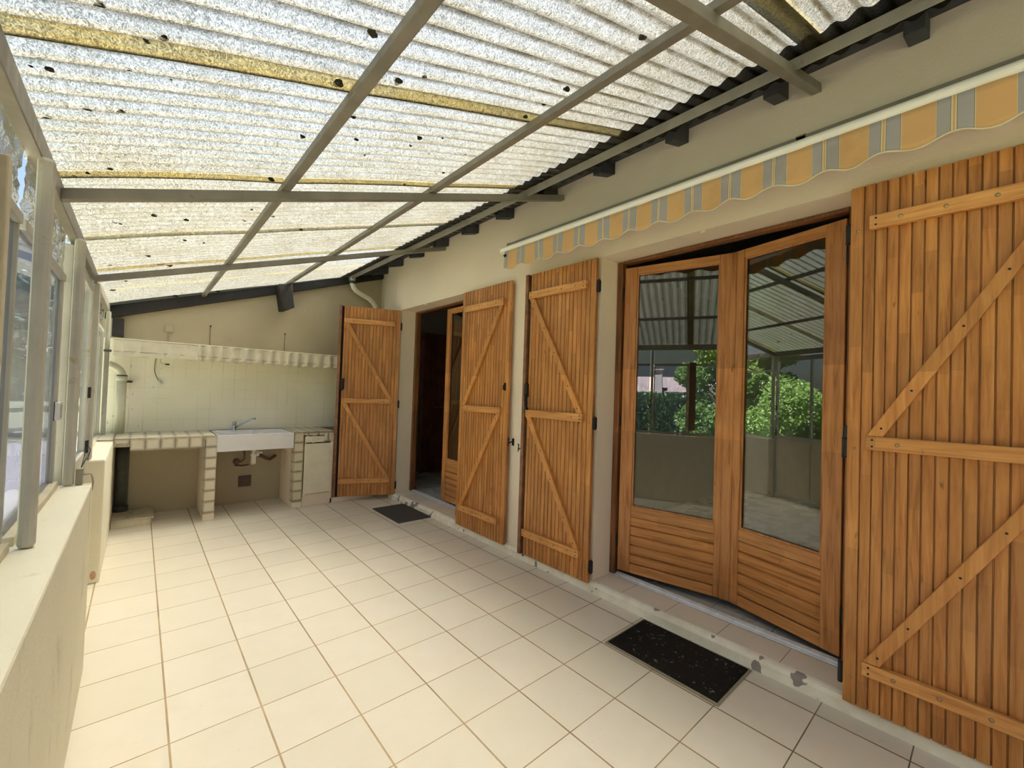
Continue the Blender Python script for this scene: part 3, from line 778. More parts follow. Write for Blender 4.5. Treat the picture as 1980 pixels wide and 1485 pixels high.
# rounded rectangular front bar
prof = [(.030*math.cos(a)*(1.0), .026*math.sin(a)) for a in [2*PI*k/20 for k in range(20)]]
prism(b, prof, 1, 0, Y1); obj('front_bar', b, 'awnbar', t, bev=.0)
b = bm_new(); prism(b, [(x*1.08, z*1.12) for x, z in prof], 1, .004, -.012); obj('end_cap', b, 'awnbar', t)
b = bm_new()
ny = 900; nz = 6
rows = []
def hem(y):   # y relative (negative towards the camera)
    yy = y+.66
    return -.166+.012*math.sin(2*PI*(yy+1.59)/.193-PI/2+.35)
y_a, y_b = -.045, -4.2
for j in range(ny+1):
    y = y_a+(y_b-y_a)*j/ny
    row = []
    for k in range(nz+1):
        f = k/nz
        z = -.020*(1-f)+hem(y)*f
        wob = .004*math.sin(y*33+1.3)*f+.006*math.sin(y*11)*f+.003*noise.noise(Vector((y*9, f*3, 0)))
        yo = .006*math.sin(f*3+y*14)*f
        row.append(b.verts.new((-.018+wob, y+yo, z)))
    rows.append(row)
for j in range(ny):
    for k in range(nz): b.faces.new((rows[j][k], rows[j][k+1], rows[j+1][k+1], rows[j+1][k]))
val = obj('valance', b, 'awning', t, smooth=True)
md = val.modifiers.new('s', 'SOLIDIFY'); md.thickness = .0012
# phase of stripes: yellow runs from world y -1.59 downwards
for v_ in val.data.vertices: pass
b = bm_new(); tube(b, [(-.018+.004*math.sin(y*33+1.3)+.006*math.sin(y*11)+.003*noise.noise(Vector((y*9, 3, 0))), y+.006*math.sin(3+y*14), hem(y)) for y in [y_a+(y_b-y_a)*j/420 for j in range(421)]], .0032, 6)
obj('hem_piping', b, 'piping', val, smooth=True)
b = bm_new(); tube(b, [(.085, -.01, .035), (.085, -4.25, .035)], .034, 18); obj('fabric_roller', b, 'awning', t, smooth=True)
b = bm_new(); box(b, .06, .192, .0, -4.25, .062, .080); obj('back_rail', b, 'galv', t, bev=.002)
for y in (0.015, -2.05, -4.2):
    b = bm_new(); box(b, .06, .194, y-.03, y+.012, .0, .085); lathe(b, [(.030, y-.032), (.030, y+.014)], (.085, 0, .040), 18, 1); obj('wall_bracket', b, 'galv', t, bev=.002)
b = bm_new(); tube(b, [(.01, -.03, -.012), (.012, -.028, -.045), (.02, -.03, -.05), (.026, -.034, -.040)], .003, 8); obj('hook', b, 'iron', t, smooth=True)
b = bm_new(); tube(b, [(-.02, -.062, -.048), (-.02, -.062, -.062)], .010, 12); tube(b, [(-.024, -.052, -.055), (-.024, -.072, -.055)], .011, 12); obj('knob', b, 'iron', t, smooth=True)

# ---------------------------------------------------------------- low wall (parapet) at the left and the glazing
bm = bm_new(); box(bm, -.16, .024, -5.0, .752, 0, .855)
struct(obj('wall_left', bm, 'parapet', bev=.008), 'low cream rendered parapet along the left side', 'wall')
bm = bm_new(); box(bm, -.16, .020, 1.868, 3.60, 0, .805)
struct(obj('wall_left_far', bm, 'parapet', bev=.012), 'far piece of low rendered parapet beyond the gate, leading to the counter', 'wall')
bm = bm_new(); box(bm, -.09, .0215, 2.96, 3.592, .806, .819)
struct(obj('trim_12', bm, 'countertile'), 'tiles continuing over the far parapet beside the counter', 'tiles')
bm = bm_new(); bmesh.ops.create_icosphere(bm, subdivisions=3, radius=.024)
for v_ in bm.verts: v_.co = Vector((v_.co.x*.6, v_.co.y*.05, v_.co.z*1.2))
o = obj('exposed_brick_patch', bm, 'rust', smooth=True); o.location = (-.012, 1.867, .055)
tag(o, 'pinkish patch where render has fallen from the parapet end near the floor', 'patch')
# end wall behind the camera
bm = bm_new(); box(bm, -.16, 2.55, -5.2, -5.0, 0, .9)
struct(obj('wall_front', bm, 'parapet'), 'low wall at the camera end of the veranda', 'wall')

def post(x0, x1, y0, y1, z0, z1, label, mat='postpaint', grp='painted posts along the left glazing'):
    t = empty('veranda_post', ((x0+x1)/2, (y0+y1)/2, z0)); tag(t, label, 'post', grp)
    hx, hy = (x1-x0)/2, (y1-y0)/2
    b = bm_new(); box(b, -hx, hx, -hy, hy, 0, z1-z0); obj('post_tube', b, mat, t, bev=.013)
    return t
post(-.073, -.036, -.222, -.192, .855, 1.963, 'nearest full-height painted steel post on the parapet at the left')
p2 = post(-.073, -.036, .706, .738, .855, 1.963, 'painted steel post at the end of the near parapet beside the gate handle')
b = bm_new(); box(b, .022, .026, .02, .026, .7, 1.08); b.free()
post(-.088, -.046, 1.875, 1.915, .805, 1.963, 'painted post on the far parapet beside the gate')
post(-.085, -.050, 3.40, 3.44, .805, 1.963, 'slim pale post at the far end of the glazing beside the white pipe')
post(-.078, -.034, -2.3, -2.25, .855, 1.963, 'painted post behind the viewpoint')
post(-.078, -.034, -4.2, -4.15, .855, 1.963, 'last painted post behind the viewpoint')
# cream wooden strut with brown board at the image edge
t = empty('window_strut', (-.06, -.652, .87)); tag(t, 'cream wooden window upright with a brown board behind, at the left edge', 'upright')
b = bm_new(); box(b, -.02, .010, -.012, .022, 0, .92); obj('upright', b, 'cream', t, bev=.003)
b = bm_new(); box(b, -.02, -.014, -.09, -.013, .05, .93); obj('backing_board', b, 'brownfab', t)

# head rail, sills, panes
def winbay(n, y0, y1, label, glassx=-.108, zb=.875, film=True):
    t = empty('window_%d' % n, (glassx, y0, zb)); struct(t, label, 'window')
    L = y1-y0
    b = bm_new(); box(b, -.012, .018, 0, L, 1.755-zb, 1.785-zb); obj('transom', b, 'postpaint', t, bev=.003)
    b = bm_new(); box(b, -.022, .026, 0, L, -.02, .008); obj('sill_strip', b, 'cream', t, bev=.003)
    b = bm_new(); box(b, -.003, .003, 0.004, L-.004, .008, 1.755-zb); obj('glass_pane', b, 'gateglass' if n == 3 else 'winglass', t)
    b = bm_new(); sw = .012 if n == 2 else .040; box(b, -.010, .012, L-sw, L, .008, 1.755-zb); obj('stile', b, 'postpaint', t, bev=.002)
    # loose clear plastic film above the transom, wrinkled
    b = bm_new(); nx, nz = max(6, int(L*34)), 12; rows = []
    for i in range(nx+1):
        r = []
        for k in range(nz+1):
            f = k/nz
            d = .010*noise.noise(Vector((i*.42, k*.55, n*7)))+.006*noise.noise(Vector((i*1.1, k*1.3, n*3)))
            r.append(b.verts.new((.004+d+.006*f, L*i/nx, 1.775-zb+f*(1.985-1.775))))
        rows.append(r)
    for i in range(nx):
        for k in range(nz): b.faces.new((rows[i][k], rows[i][k+1], rows[i+1][k+1], rows[i+1][k]))
    obj('plastic_film', b, 'film', t, smooth=True)
    return t
winbay(1, -.172, .698, 'glazed bay between the two nearest posts, clear film above')
winbay(2, -2.25, -.225, 'glazed bay left of the nearest post at the image edge')
winbay(3, 1.92, 3.395, 'far glazed bay above the far parapet', zb=.815)
winbay(4, -4.15, -2.30, 'glazed bay behind the viewpoint')

# gate between the parapets
t = empty('door_7', (-.095, .752, .01)); struct(t, 'pale metal gate with glass top and old painted lower boards between the parapets', 'gate')
GL = 1.868-.752
for a, b_ in ((.010, .035), (GL-.035, GL-.006), (GL*.5-.012, GL*.5+.012)):
    b = bm_new(); box(b, -.018, .018, a, b_, 0, 1.93); obj('stile', b, 'postpaint', t, bev=.003)
for z0, z1 in ((0, .06), (.80, .86), (1.88, 1.94)):
    b = bm_new(); box(b, -.016, .016, .05, GL-.05, z0, z1); obj('rail', b, 'postpaint', t, bev=.003)
b = bm_new()
for k in range(9):
    y = .05+k*(GL-.1)/9; box(b, -.008, .008, y+.001, y+(GL-.1)/9-.001, .06, .80)
obj('lower_boards', b, 'paintdoor', t, bev=.001)
for k in range(2):
    b = bm_new(); box(b, -.003, .003, .05+k*(GL*.5-.03), GL*.5-.02+k*(GL*.5-.03), .86, 1.88); obj('glass_pane', b, 'gateglass', t)
b = bm_new(); box(b, .018, .034, GL-.05, GL-.02, .85, .93); box(b, .018, .032, GL-.045, GL-.02, 1.20, 1.27); obj('lock_case', b, 'iron', t, bev=.002)
# handle box at the end of the near parapet
t = empty('gate_handle', (-.018, .720, .855)); tag(t, 'grey latch box with curved metal handle on the parapet end', 'handle')
b = bm_new(); box(b, -.013, .010, -.012, .016, .002, .075); obj('latch_box', b, 'galv', t, bev=.003)
b = bm_new(); tube(b, [(.008, 0, .045), (.03, 0, .048), (.036, .0, .046), (.041, 0, .030), (.044, 0, .005), (.042, 0, -.025), (.040, 0, -.035)], .003, 8, radii=[.004, .004, .004, .0035, .003, .0025, .001]); obj('handle_bar', b, 'galv', t, smooth=True)
b = bm_new(); tube(b, [(.002, .01, .074), (.005, .03, .10), (.012, .05, .145), (.020, .06, .165), (.027, .06, .15), (.022, .05, .12), (.012, .03, .10), (.006, .02, .085)], .0014, 6); tube(b, [(.004, .012, .078), (.012, .03, .11), (.022, .04, .14), (.022, .03, .10)], .0012, 6)
obj('tie_wire', b, 'iron', t, smooth=True)
# small thermometer display on the glass
t = empty('thermometer', (-.070, .47, 1.165)); tag(t, 'small white digital thermometer on the glass between the two nearest posts', 'thermometer')
b = bm_new(); box(b, -.012, .004, 0, .055, 0, .072); obj('casing', b, 'white', t, bev=.002)
b = bm_new(); box(b, .0042, .0052, .006, .050, .008, .062); obj('display', b, 'display', t)
b = bm_new()
seg = {'2': ['###', '..#', '###', '#..', '###'], '6': ['###', '#..', '###', '#.#', '###']}
for ci, ch in enumerate('26'):
    for rw in range(5):
        for cl in range(3):
            if seg[ch][rw][cl] == '#':
                y = .012+ci*.018+cl*.0045; z = .050-rw*.008
                box(b, .0052, .0056, y, y+.003, z, z+.005)
obj('digits', b, 'white', t)
b = bm_new(); box(b, -.014, -.012, -.003, .056, -.002, .074); obj('back_plate', b, 'black', t)

# ---------------------------------------------------------------- outdoor kitchen
CT = .820; CY = 3.02; BW = 3.592
t = empty('counter', (0, CY, 0)); tag(t, 'tiled counter left of the sink, aged cream tiles with one broken corner', 'counter')
b = bm_new(); box(b, .0225, .750, 0, BW-CY-.001, .775, CT); obj('counter_top', b, 'countertile', t, bev=.004)
b = bm_new(); box(b, .128, .665, -.006, .05, .705, CT-.006); obj('front_edge_tiles', b, 'countertile', t, bev=.003)
b = bm_new()
box(b, .0225, .127, .01, .045, .742, .775)
for k in range(5): box(b, .024+k*.02, .040+k*.02, .0, .02, .742+random.random()*.02, .775)
obj('broken_mortar', b, 'stone', t, bev=.002)
b = bm_new(); box(b, .672, .765, -.004, .09, .06, .81)
vs_ = b.verts
obj('pillar_tiles', b, 'pillartile_l', t, bev=.004)
b = bm_new(); box(b, .672, .765, .0, .09, 0, .06); box(b, .676, .760, .09, BW-CY-.002, 0, .775); obj('pillar_core', b, 'plaster', t, bev=.003)
t = empty('counter', (1.50, CY, 0)); tag(t, 'tiled counter and pillar right of the sink, top edge crumbling', 'counter')
b = bm_new(); box(b, -.045, .37, 0.0, BW-CY-.001, .785, CT+.006); obj('counter_top', b, 'countertile', t, bev=.004)
b = bm_new(); box(b, -.045, .055, -.006, .09, .06, .812); obj('pillar_tiles', b, 'pillartile_r', t, bev=.004)
b = bm_new(); box(b, -.045, .055, .0, .09, 0, .06); box(b, -.040, .050, .09, BW-CY-.002, 0, .785); obj('pillar_core', b, 'plaster', t, bev=.003)
b = bm_new(); box(b, .27, .345, -.006, .05, .71, .812); obj('front_edge_tiles', b, 'countertile', t, bev=.003)
b = bm_new(); box(b, .345, .38, .02, .06, 0, .78); box(b, .06, .36, .03, .05, .0, .135); box(b, .06, .36, .012, .03, 0, .128); box(b, .36, .86, .02, .10, 0, .05); obj('front_plaster', b, 'plaster', t)
# crumbling strip with small white fittings
t = empty('fuse_box', (1.565, 3.012, .705)); tag(t, 'worn white panel with small taps above the white cupboard door', 'panel')
b = bm_new(); box(b, 0, .205, .002, .03, 0, .066); obj('panel', b, 'cabinet', t, bev=.002)
b = bm_new(); tube(b, [(.09, .0, .03), (.09, -.025, .03)], .018, 12, radii=[.012, .018]); tube(b, [(.145, .0, .032), (.145, -.015, .032)], .010, 10); tube(b, [(.025, .0, .02), (.025, -.012, .02)], .006, 10); box(b, .078, .102, -.012, .004, -.004, .06); obj('tap_fitting', b, 'cabinet', t, smooth=False)
b = bm_new()
for k in range(14): x = random.random()*.26; box(b, x, x+.012+random.random()*.02, .004+random.random()*.01, .02, .062+random.random()*.02, .082)
obj('crumbled_mortar', b, 'stone', t)
# cupboard door
t = empty('cupboard_door', (1.575, 3.0, .13)); tag(t, 'white cupboard door under the counter between pillar and far shutter', 'door')
b = bm_new(); box(b, .006, .262, 0.002, .020, .008, .562); obj('door_panel', b, 'cabinet', t, bev=.003)
b = bm_new(); box(b, -.012, .006, .006, .026, -.02, .57); box(b, .262, .285, .006, .026, -.02, .575); obj('frame', b, 'cabinet', t, bev=.002)
b = bm_new(); tube(b, [(.243, .0, .37), (.243, -.014, .38), (.243, -.014, .45), (.243, .0, .46)], .004, 8); obj('door_handle', b, 'whitepvc', t, smooth=True)
# niche back / side
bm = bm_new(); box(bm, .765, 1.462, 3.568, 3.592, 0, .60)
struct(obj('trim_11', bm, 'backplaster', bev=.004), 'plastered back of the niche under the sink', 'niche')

# sink
t = empty('sink', (1.11, 3.29, .655)); tag(t, 'large white ceramic butler sink with shallow drainer on its right', 'sink')
b = bm_new()
x0, x1, y0, y1, z0, z1 = -.347, .341, -.277, .265, 0, .164
# outer shell with two recessed basins made of wall boxes
th = .018
box(b, x0, x1, y0, y0+th, z0, z1); box(b, x0, x1, y1-.06, y1, z0, z1)
box(b, x0, x0+th, y0+th, y1-.06, z0, z1); box(b, x1-th, x1, y0+th, y1-.06, z0, z1)
box(b, .035, .060, y0+th, y1-.06, z0, z1-.006)
box(b, x0+th, .035, y0+th, y1-.06, z0, z0+.018)
box(b, .060, x1-th, y0+th, y1-.06, z0, z1-.035)
for k in range(6): box(b, .075+k*.038, .093+k*.038, y0+.06, y1-.10, z1-.036, z1-.031)
obj('basin', b, 'ceramic', t, bev=.006)
b = bm_new(); lathe(b, [(.03, 0), (.03, .004), (.02, .005)], (-.15, 0, .018), 20); obj('drain_rim', b, 'chrome', t, smooth=True)
t = empty('tap', (.968, 3.50, .820)); tag(t, 'chrome mixer tap with long spout behind the sink', 'tap')
b = bm_new(); lathe(b, [(.026, 0), (.026, .006), (.019, .012), (.019, .075), (.021, .08), (.017, .092), (.006, .096)], (0, 0, 0), 20); obj('tap_body', b, 'chrome', t, smooth=True)
b = bm_new(); tube(b, [(.004, -.01, .028), (.06, -.05, .068), (.12, -.09, .112), (.150, -.11, .132), (.168, -.122, .138), (.172, -.125, .122)], .010, 12, radii=[.012, .010, .010, .010, .011, .011]); obj('spout', b, 'chrome', t, smooth=True)
b = bm_new(); bar(b, (0, 0, .095), (.058, -.03, .112), .016, .008); obj('lever', b, 'chrome', t, bev=.002)
# trap and hoses
t = empty('sink_trap', (1.135, 3.34, .655)); tag(t, 'white plastic bottle trap under the sink', 'trap')
b = bm_new(); lathe(b, [(.016, 0), (.016, -.04), (.024, -.042), (.024, -.055), (.017, -.06), (.017, -.085), (.030, -.088), (.030, -.105), (.026, -.108), (.026, -.165), (.028, -.17), (.028, -.19), (.014, -.202)], (0, 0, 0), 20); obj('bottle', b, 'whitepvc', t, smooth=True)
b = bm_new(); tube(b, [(.02, 0, -.07), (.085, -.005, -.075)], .012, 12, radii=[.016, .008]); tube(b, [(.02, 0, -.10), (.05, .02, -.10)], .016, 12); obj('side_inlet', b, 'whitepvc', t, smooth=True)
def hose(pts, r, label):
    b = bm_new(); tube(b, pts, r, 12); return tag(obj('waste_hose', b, 'hose', smooth=True), label, 'hose')
hose([(1.18, 3.36, .555), (1.23, 3.42, .53), (1.28, 3.47, .495), (1.33, 3.50, .475), (1.38, 3.54, .495), (1.40, 3.57, .50)], .017, 'brown drain hose from the trap to the right wall of the niche')
hose([(1.07, 3.50, .62), (1.08, 3.51, .56), (1.085, 3.52, .50), (1.06, 3.54, .465), (1.02, 3.56, .462)], .009, 'thin brown supply hose curling left of the trap')
hose([(1.11, 3.45, .440), (1.06, 3.49, .425), (1.0, 3.556, .425)], .008, 'short brown pipe below the supply hose')
b = bm_new(); lathe(b, [(.032, 0), (.034, -.02), (.026, -.03), (.024, -.045)], (1.01, 3.568, .468), 16, 1)
tag(obj('wall_valve', b, 'hose', smooth=True), 'corroded brown valve on the niche wall under the sink', 'valve')
# vent grille
t = empty('vent_grille', (1.10, 3.566, .24)); tag(t, 'square brown vent grille on the niche wall under the sink', 'grille')
b = bm_new()
for a in ((-.062, .062, .052, .062), (-.062, .062, -.062, -.052), (-.062, -.052, -.052, .052), (.052, .062, -.052, .052)): box(b, a[0], a[1], -.008, .0, a[2], a[3])
obj('frame', b, 'grille', t, bev=.001)
b = bm_new()
for k in range(8): z = -.048+k*.0125; vs_ = box(b, -.052, .052, -.006, -.001, z, z+.006); vs_[0].co.z -= .003; vs_[1].co.z -= .003
obj('slats', b, 'grille', t)
b = bm_new(); box(b, -.053, .053, -.0012, -.0002, -.053, .053); obj('backing', b, 'black', t)
b = bm_new(); lathe(b, [(.005, -.008), (.004, -.011)], (0, 0, .006), 10, 1); obj('screw', b, 'chrome', t)
# left: dark pipe stack, stone plinth
b = bm_new(); tube(b, [(.078, 3.53, .072), (.078, 3.53, .772)], .048, 20)
t = empty('soil_pipe', (0, 0, 0)); tag(t, 'dark grey vertical pipe in the left corner under the counter', 'pipe')
obj('pipe_run', b, 'darkpipe', t, smooth=True)
b = bm_new(); lathe(b, [(.056, 0), (.056, .05), (.05, .055)], (.078, 3.53, .072), 20); obj('pipe_collar', b, 'darkpipe', t, smooth=True)
t = empty('stone_plinth', (.02, 3.17, 0)); tag(t, 'low cracked stone block on the floor under the counter at the left', 'stone block')
b = bm_new(); box(b, .003, .280, .0, .41, 0, .052); obj('base_block', b, 'parapet', t, bev=.006)
b = bm_new(); box(b, .003, .300, -.012, .41, .052, .072); obj('top_slab', b, 'stone', t, bev=.004)
# white downpipe with elbow
t = empty('downpipe', (.043, 3.50, .821)); tag(t, 'white vertical downpipe with bent top standing on the counter at the left', 'pipe')
b = bm_new(); tube(b, [(0, 0, 0), (0, 0, .52)], .036, 20); obj('pipe_run', b, 'pvc', t, smooth=True)
b = bm_new(); tube(b, [(0, 0, .50), (0, 0, .545)], .041, 20); obj('pipe_socket', b, 'pvc', t, smooth=True)
b = bm_new(); tube(b, [(0, 0, .54), (-.006, 0, .575), (-.025, 0, .61), (-.055, 0, .635), (-.10, 0, .655)], .034, 20); obj('elbow', b, 'pvc', t, smooth=True)
b = bm_new(); tube(b, [(.0, 0, .545), (.0, 0, .556)], .040, 20); box(b, .03, .075, -.004, .09, .485, .505); obj('pipe_clamp', b, 'darkpipe', t)

# valance / shelf above the kitchen
t = empty('kitchen_valance', (-.02, 3.25, 1.55)); tag(t, 'long gathered cream fabric valance hung above the sink counter', 'valance')
b = bm_new(); nx, nz = 520, 10; rows = []
for i in range(nx+1):
    x = i/nx*2.25; r = []
    g = 1. if x > .62 else .25
    for k in range(nz+1):
        f = k/nz
        fold = .019*math.sin(x*2*PI/.105+1.2*math.sin(x*9))*g+.012*noise.noise(Vector((x*22, f*2.0, 4)))
        amp = .35+.65*f
        hemz = -.010*math.sin(x*2*PI/.105+1.2*math.sin(x*9)+.6)*g - .004*math.sin(x*5)
        if k > 8: zz = 0
        z = .152*(1-f)+f*hemz
        r.append(b.verts.new((x+.004*math.sin(x*60)*f, fold*amp-(.004 if .68 < f < .78 else 0), z)))
    rows.append(r)
for i in range(nx):
    for k in range(nz): b.faces.new((rows[i][k], rows[i][k+1], rows[i+1][k+1], rows[i+1][k]))
o = obj('cloth', b, 'valance', t, smooth=True); md = o.modifiers.new('s', 'SOLIDIFY'); md.thickness = .002
b = bm_new(); tube(b, [(x, .012*math.sin(x*2*PI/.105+1.2*math.sin(x*9))*(.8 if x > .62 else .2)-.004, .040+.003*math.sin(x*4)) for x in [i/300*2.25 for i in range(301)]], .0022, 6)
obj('stitched_cord', b, 'cable', t, smooth=True)
b = bm_new(); box(b, -.012, 2.27, -.006, .340, .152, .160); obj('shelf_board', b, 'cabinet', t, bev=.002)
b = bm_new(); box(b, -.062, -.01, .0, .03, .03, .05); obj('end_rail', b, 'darkpipe', t, bev=.002)
# rods above the shelf, socket box, cable
for x, lb in ((.724, 'thin rusty rod on the back wall above the valance, left of the two'), (1.452, 'thin rusty rod on the back wall above the valance, right of the two')):
    t = empty('support_rod', (x, 3.594, 1.72)); tag(t, lb, 'rod')
    b = bm_new(); tube(b, [(0, 0, -.008), (-.002, 0, .10), (.0, 0, .225)], .0035, 8); obj('rod', b, 'cable', t, smooth=True)
    b = bm_new(); tube(b, [(0, .004, .222), (0, -.006, .222)], .008, 10); obj('rod_fixing', b, 'iron', t)
t = empty('junction_box', (.379, 3.598, 1.872)); tag(t, 'small square junction box on the back wall above the valance', 'junction box')
b = bm_new(); box(b, -.036, .036, -.014, 0, -.036, .040); obj('box_body', b, 'backplaster', t, bev=.005)
b = bm_new(); box(b, -.026, .026, -.019, -.014, -.028, .030); obj('lid', b, 'backplaster', t, bev=.003)
b = bm_new(); tube(b, [(0, -.004, -.036), (0, -.004, -.152)], .005, 8); obj('conduit', b, 'backplaster', t)
t = empty('hanging_cable', (.285, 3.585, 1.56)); tag(t, 'loose cable with a connector block hanging below the valance', 'cable')
b = bm_new(); tube(b, [(0, 0, .14), (.002, -.002, .0), (-.006, -.006, -.06), (-.007, -.010, -.13), (.008, -.012, -.18), (.028, -.012, -.225)], .0035, 8); obj('wire', b, 'cable', t, smooth=True)
b = bm_new(); bar(b, (.026, -.012, -.222), (.055, -.014, -.262), .016, .012); obj('connector', b, 'chrome', t, bev=.002)
b = bm_new(); tube(b, [(.034, 0, .14), (.036, 0, -.02), (.045, 0, -.05), (.08, -.002, -.058)], .0018, 6)
tag_ = obj('wire', b, 'cable', t, smooth=True)
b = bm_new(); box(b, .078, .108, -.012, .004, -.064, -.052); obj('connector', b, 'iron', t, bev=.001)

# ---------------------------------------------------------------- garden
bm = bm_new(); box(bm, -60, -.16, -45, 90, -.30, -.14)
struct(obj('garden_ground', bm, 'lawn'), 'lawn beyond the veranda', 'lawn')
bm = bm_new(); box(bm, -2.6, -.17, -8, 12, -.14, -.10)
struct(obj('path_1', bm, 'slab'), 'pale paved path outside the glazing', 'path')
t = empty('terrace_edge', (-1.2, 13.2, -.14)); tag(t, 'pale low stone edging across the lawn seen through the left glazing', 'edging')
b = bm_new(); box(b, -4.2, 3, 0, .5, 0, .14); obj('coping', b, 'slab', t, bev=.02)

def leaves(b, n, inside, size, rnd):
    for _ in range(n):
        p = inside(rnd)
        s_ = size*(.6+.8*rnd.random())
        a = Vector((rnd.gauss(0, 1), rnd.gauss(0, 1), rnd.gauss(0, 1))).normalized()
        c = a.cross(Vector((rnd.gauss(0, 1), rnd.gauss(0, 1), rnd.gauss(0, 1)))).normalized()
        q = [p-a*s_, p-c*s_*.45, p+a*s_, p+c*s_*.45]
        b.faces.new([b.verts.new(v_) for v_ in q])
def hedge(x0, x1, y0, y1, z1, label, n, size, mat='hedge'):
    rnd = random.Random(int(x0*10+y0))
    t = empty('hedge', ((x0+x1)/2, (y0+y1)/2, -.14)); tag(t, label, 'hedge')
    ox, oy = (x0+x1)/2, (y0+y1)/2
    b = bm_new(); box(b, x0-ox+.12, x1-ox-.12, y0-oy+.1, y1-oy-.1, .0, z1+.14-.14); obj('branches', b, 'leafdark', t)
    def ins(r):
        k = r.random()
        if k < .6: return Vector((x1-ox-r.random()**2*.22+.03*r.gauss(0, 1), (r.random()-.5)*(y1-y0), r.random()*(z1+.14)))
        if k < .9: return Vector(((r.random()-.5)*(x1-x0), (r.random()-.5)*(y1-y0), z1+.14-abs(r.gauss(0, .07))+.04))
        return Vector(((r.random()-.5)*(x1-x0), (y0-oy) + r.random()*.1, r.random()*(z1+.14)))
    b = bm_new(); leaves(b, n, ins, size, rnd); obj('leaf_mass', b, mat, t)
hedge(-7.4, -6.2, -6, 6.4, 1.42, 'clipped dark hedge reflected in the left glazed leaf', 15000, .055)
hedge(-7.4, -6.2, 9.5, 18, 1.6, 'clipped dark hedge farther along the garden', 9000, .08)
def tree(x, y, h, r, n, size, mat, label, trunk=.12, low=.3):
    rnd = random.Random(int(x*31+y*7))
    t = empty('garden_tree', (x, y, -.14)); tag(t, label, 'tree')
    b = bm_new(); tube(b, [(0, 0, 0), (.05, .03, h*.3), (0, .1, h*.7)], trunk, 10, radii=[trunk, trunk*.8, trunk*.4])
    for k in range(6):
        a = k*1.05+rnd.random(); tube(b, [(.03, .03, h*.35+k*.05*h), (math.cos(a)*r*.6, math.sin(a)*r*.6, h*.55+k*.05*h)], trunk*.3, 6)
    obj('trunk', b, 'bark', t, smooth=True)
    blobs = [(Vector((rnd.gauss(0, .45)*r, rnd.gauss(0, .45)*r, h*(low+(1-low)*(.15+.75*rnd.random())))), r*(.35+.3*rnd.random())) for _ in range(16)]
    def ins(rr):
        c, q = blobs[rr.randrange(len(blobs))]
        d = Vector((rr.gauss(0, 1), rr.gauss(0, 1), rr.gauss(0, 1))).normalized()*q*(.65+.4*rr.random()); d.z *= .8
        return c+d
    b = bm_new(); leaves(b, n, ins, size, rnd); obj('foliage', b, mat, t)
tree(-2.9, 4.2, 1.75, .95, 20000, .05, 'leafbright', 'bright green leafy bush reflected in the right glazed leaf', .06, .02)
tree(-4.2, 6.7, 3.2, .95, 12000, .08, 'leafbright', 'darker bush beside the bright green bush', .08, .05)
tree(-4.6, -1.5, 2.9, .9, 10000, .06, 'leafbright', 'green shrub to the right of the neighbour house in the reflection', .1, .1)
tree(-11.5, -6.5, 5.4, 2.0, 8000, .13, 'leafdark', 'dark tree left of the neighbour house', .2, .2)
tree(-3.6, 15.5, 4.4, 2.2, 12000, .10, 'leafdark', 'nearer garden tree seen through the left glazing')
tree(-8.5, 25, 8.5, 3.6, 12000, .18, 'leafdark', 'tall dark tree at the back of the garden', .25, .1)
tree(-.5, 27, 6, 3.0, 10000, .2, 'leafdark', 'wide tree at the end of the garden', .25, .05)
tree(-17, 33, 7, 3.6, 8000, .2, 'leafdark', 'tree at the far left of the garden', .25, .05)

# neighbour house with terracotta roof and chimney
t = empty('neighbour_house', (-19, 2.5, -.3)); tag(t, 'low neighbouring house with pinkish tiled roof and chimney, reflected in the glass', 'house')
b = bm_new(); box(b, -3, 2.7, -1.2, 6.5, 0, 1.80); box(b, -9, -4, -6.5, 0, 0, 1.9); obj('house_walls', b, 'render_w', t)
b = bm_new()
def rf(b, pts, th=.1):
    lo = [b.verts.new(p) for p in pts]; hi = [b.verts.new((p[0], p[1], p[2]+th)) for p in pts]
    b.faces.new(lo[::-1]); b.faces.new(hi)
    n_ = len(pts)
    for i in range(n_): b.faces.new((lo[i], lo[(i+1) % n_], hi[(i+1) % n_], hi[i]))
rf(b, [(3.1, -1.5, 1.75), (3.1, 7, 1.75), (-.2, 7, 3.05), (-.2, 1.2, 3.05)]); rf(b, [(-.2, 1.2, 3.05), (-.2, 7, 3.05), (-3.4, 7, 1.75), (-3.4, -1.5, 1.75)]); rf(b, [(3.1, -1.5, 1.75), (-.2, 1.2, 3.05), (-3.4, -1.5, 1.75)])
rf(b, [(-3.6, -7, 1.9), (-3.6, .4, 1.9), (-6.5, .4, 2.95), (-6.5, -7, 2.95)]); rf(b, [(-6.5, -7, 2.95), (-6.5, .4, 2.95), (-9.4, .4, 1.9), (-9.4, -7, 1.9)])
obj('tiled_roof', b, 'terra', t)
cx, cy = -3.9, -1.45
b = bm_new(); box(b, cx, cx+.5, cy, cy+.5, 1.7, 3.35); ch = obj('chimney', b, 'render_w', t)
b = bm_new(); box(b, cx-.08, cx+.58, cy-.08, cy+.58, 3.35, 3.42)
for ax in (0, .42):
    for ay in (0, .42): box(b, cx+ax, cx+ax+.08, cy+ay, cy+ay+.08, 3.42, 3.6)
box(b, cx-.08, cx+.58, cy-.08, cy+.58, 3.6, 3.66); obj('chimney_cap', b, 'render_w', ch)
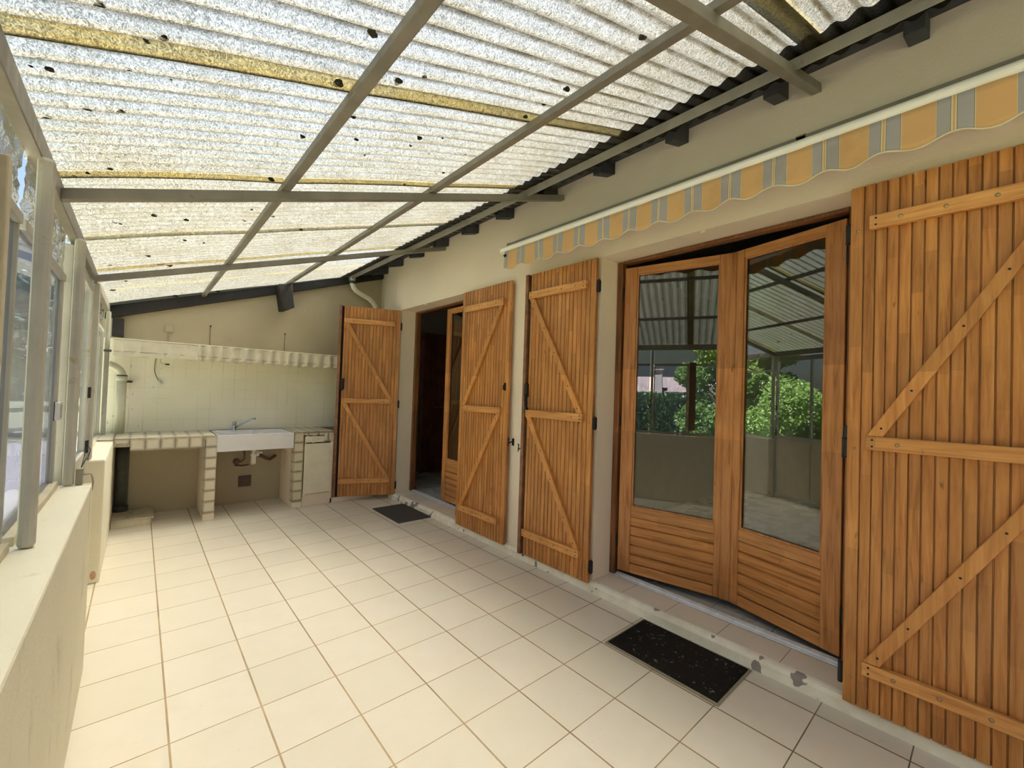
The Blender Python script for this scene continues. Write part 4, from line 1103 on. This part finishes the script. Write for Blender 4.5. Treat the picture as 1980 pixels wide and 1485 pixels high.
# outbuilding beyond, seen through the left panes
t = empty('garden_house', (-7, 36, -.14)); tag(t, 'pale low house with a greyish roof behind the garden trees', 'house')
b = bm_new(); box(b, -4, 4, 0, 5, 0, 2.5); obj('house_walls', b, 'render_w', t)
b = bm_new(); rf(b, [(-4.5, -.6, 2.4), (4.5, -.6, 2.4), (4.5, 2.5, 3.9), (-4.5, 2.5, 3.9)]); rf(b, [(-4.5, 2.5, 3.9), (4.5, 2.5, 3.9), (4.5, 5.6, 2.4), (-4.5, 5.6, 2.4)]); obj('tiled_roof', b, 'terra', t)

# ---------------------------------------------------------------- light
w = bpy.data.worlds.new('sky'); sc.world = w; w.use_nodes = True
nt = w.node_tree; nt.nodes.clear()
sky = nt.nodes.new('ShaderNodeTexSky'); sky.sky_type = 'NISHITA'; sky.sun_disc = False
SUN_EL = math.radians(73); SUN_AZ = math.atan2(.88, .47)     # direction towards the sun in plan (x, y)
sky.sun_elevation = SUN_EL; sky.sun_rotation = SUN_AZ; sky.air_density = 1.2; sky.dust_density = 2.0; sky.ozone_density = 1.2
bg = nt.nodes.new('ShaderNodeBackground'); bg.inputs[1].default_value = .12
wo = nt.nodes.new('ShaderNodeOutputWorld')
nt.links.new(sky.outputs[0], bg.inputs[0]); nt.links.new(bg.outputs[0], wo.inputs[0])
sl = bpy.data.lights.new('sun', 'SUN'); sl.energy = 68.0; sl.angle = math.radians(1.2); sl.color = (1, .985, .965)
so = bpy.data.objects.new('sun', sl); COL.objects.link(so)
dv = Vector((math.sin(SUN_AZ)*math.cos(SUN_EL), math.cos(SUN_AZ)*math.cos(SUN_EL), math.sin(SUN_EL)))
so.rotation_euler = dv.to_track_quat('Z', 'Y').to_euler(); so.location = (3, 3, 12)

# ---------------------------------------------------------------- camera
cam = bpy.data.cameras.new('camera'); co = bpy.data.objects.new('camera', cam); COL.objects.link(co)
cam.sensor_fit = 'HORIZONTAL'; cam.sensor_width = 36; cam.lens = 820.1/1980*36; cam.clip_start = .03; cam.clip_end = 300
r_, p_, y_ = .0337, .0192, .7209
f = Vector((math.sin(y_)*math.cos(p_), math.cos(y_)*math.cos(p_), math.sin(p_)))
rt = Vector((math.cos(y_), -math.sin(y_), 0)); up = rt.cross(f)
R = rt*math.cos(r_)+up*math.sin(r_); U = -rt*math.sin(r_)+up*math.cos(r_)
co.matrix_world = Matrix.Translation((.16656, -1.99878, 1.33884)) @ Matrix((R, U, -f)).transposed().to_4x4()
sc.camera = co
vs = sc.view_settings; sc.display_settings.display_device = 'sRGB'
vs.view_transform = 'Standard'; vs.look = 'None'; vs.gamma = 1; vs.use_curve_mapping = False; vs.exposure = .82
c = sc.cycles
c.use_denoising = True
c.max_bounces = 12; c.diffuse_bounces = 6; c.glossy_bounces = 5; c.transmission_bounces = 8; c.transparent_max_bounces = 16
c.sample_clamp_indirect = 6.0; c.caustics_reflective = False
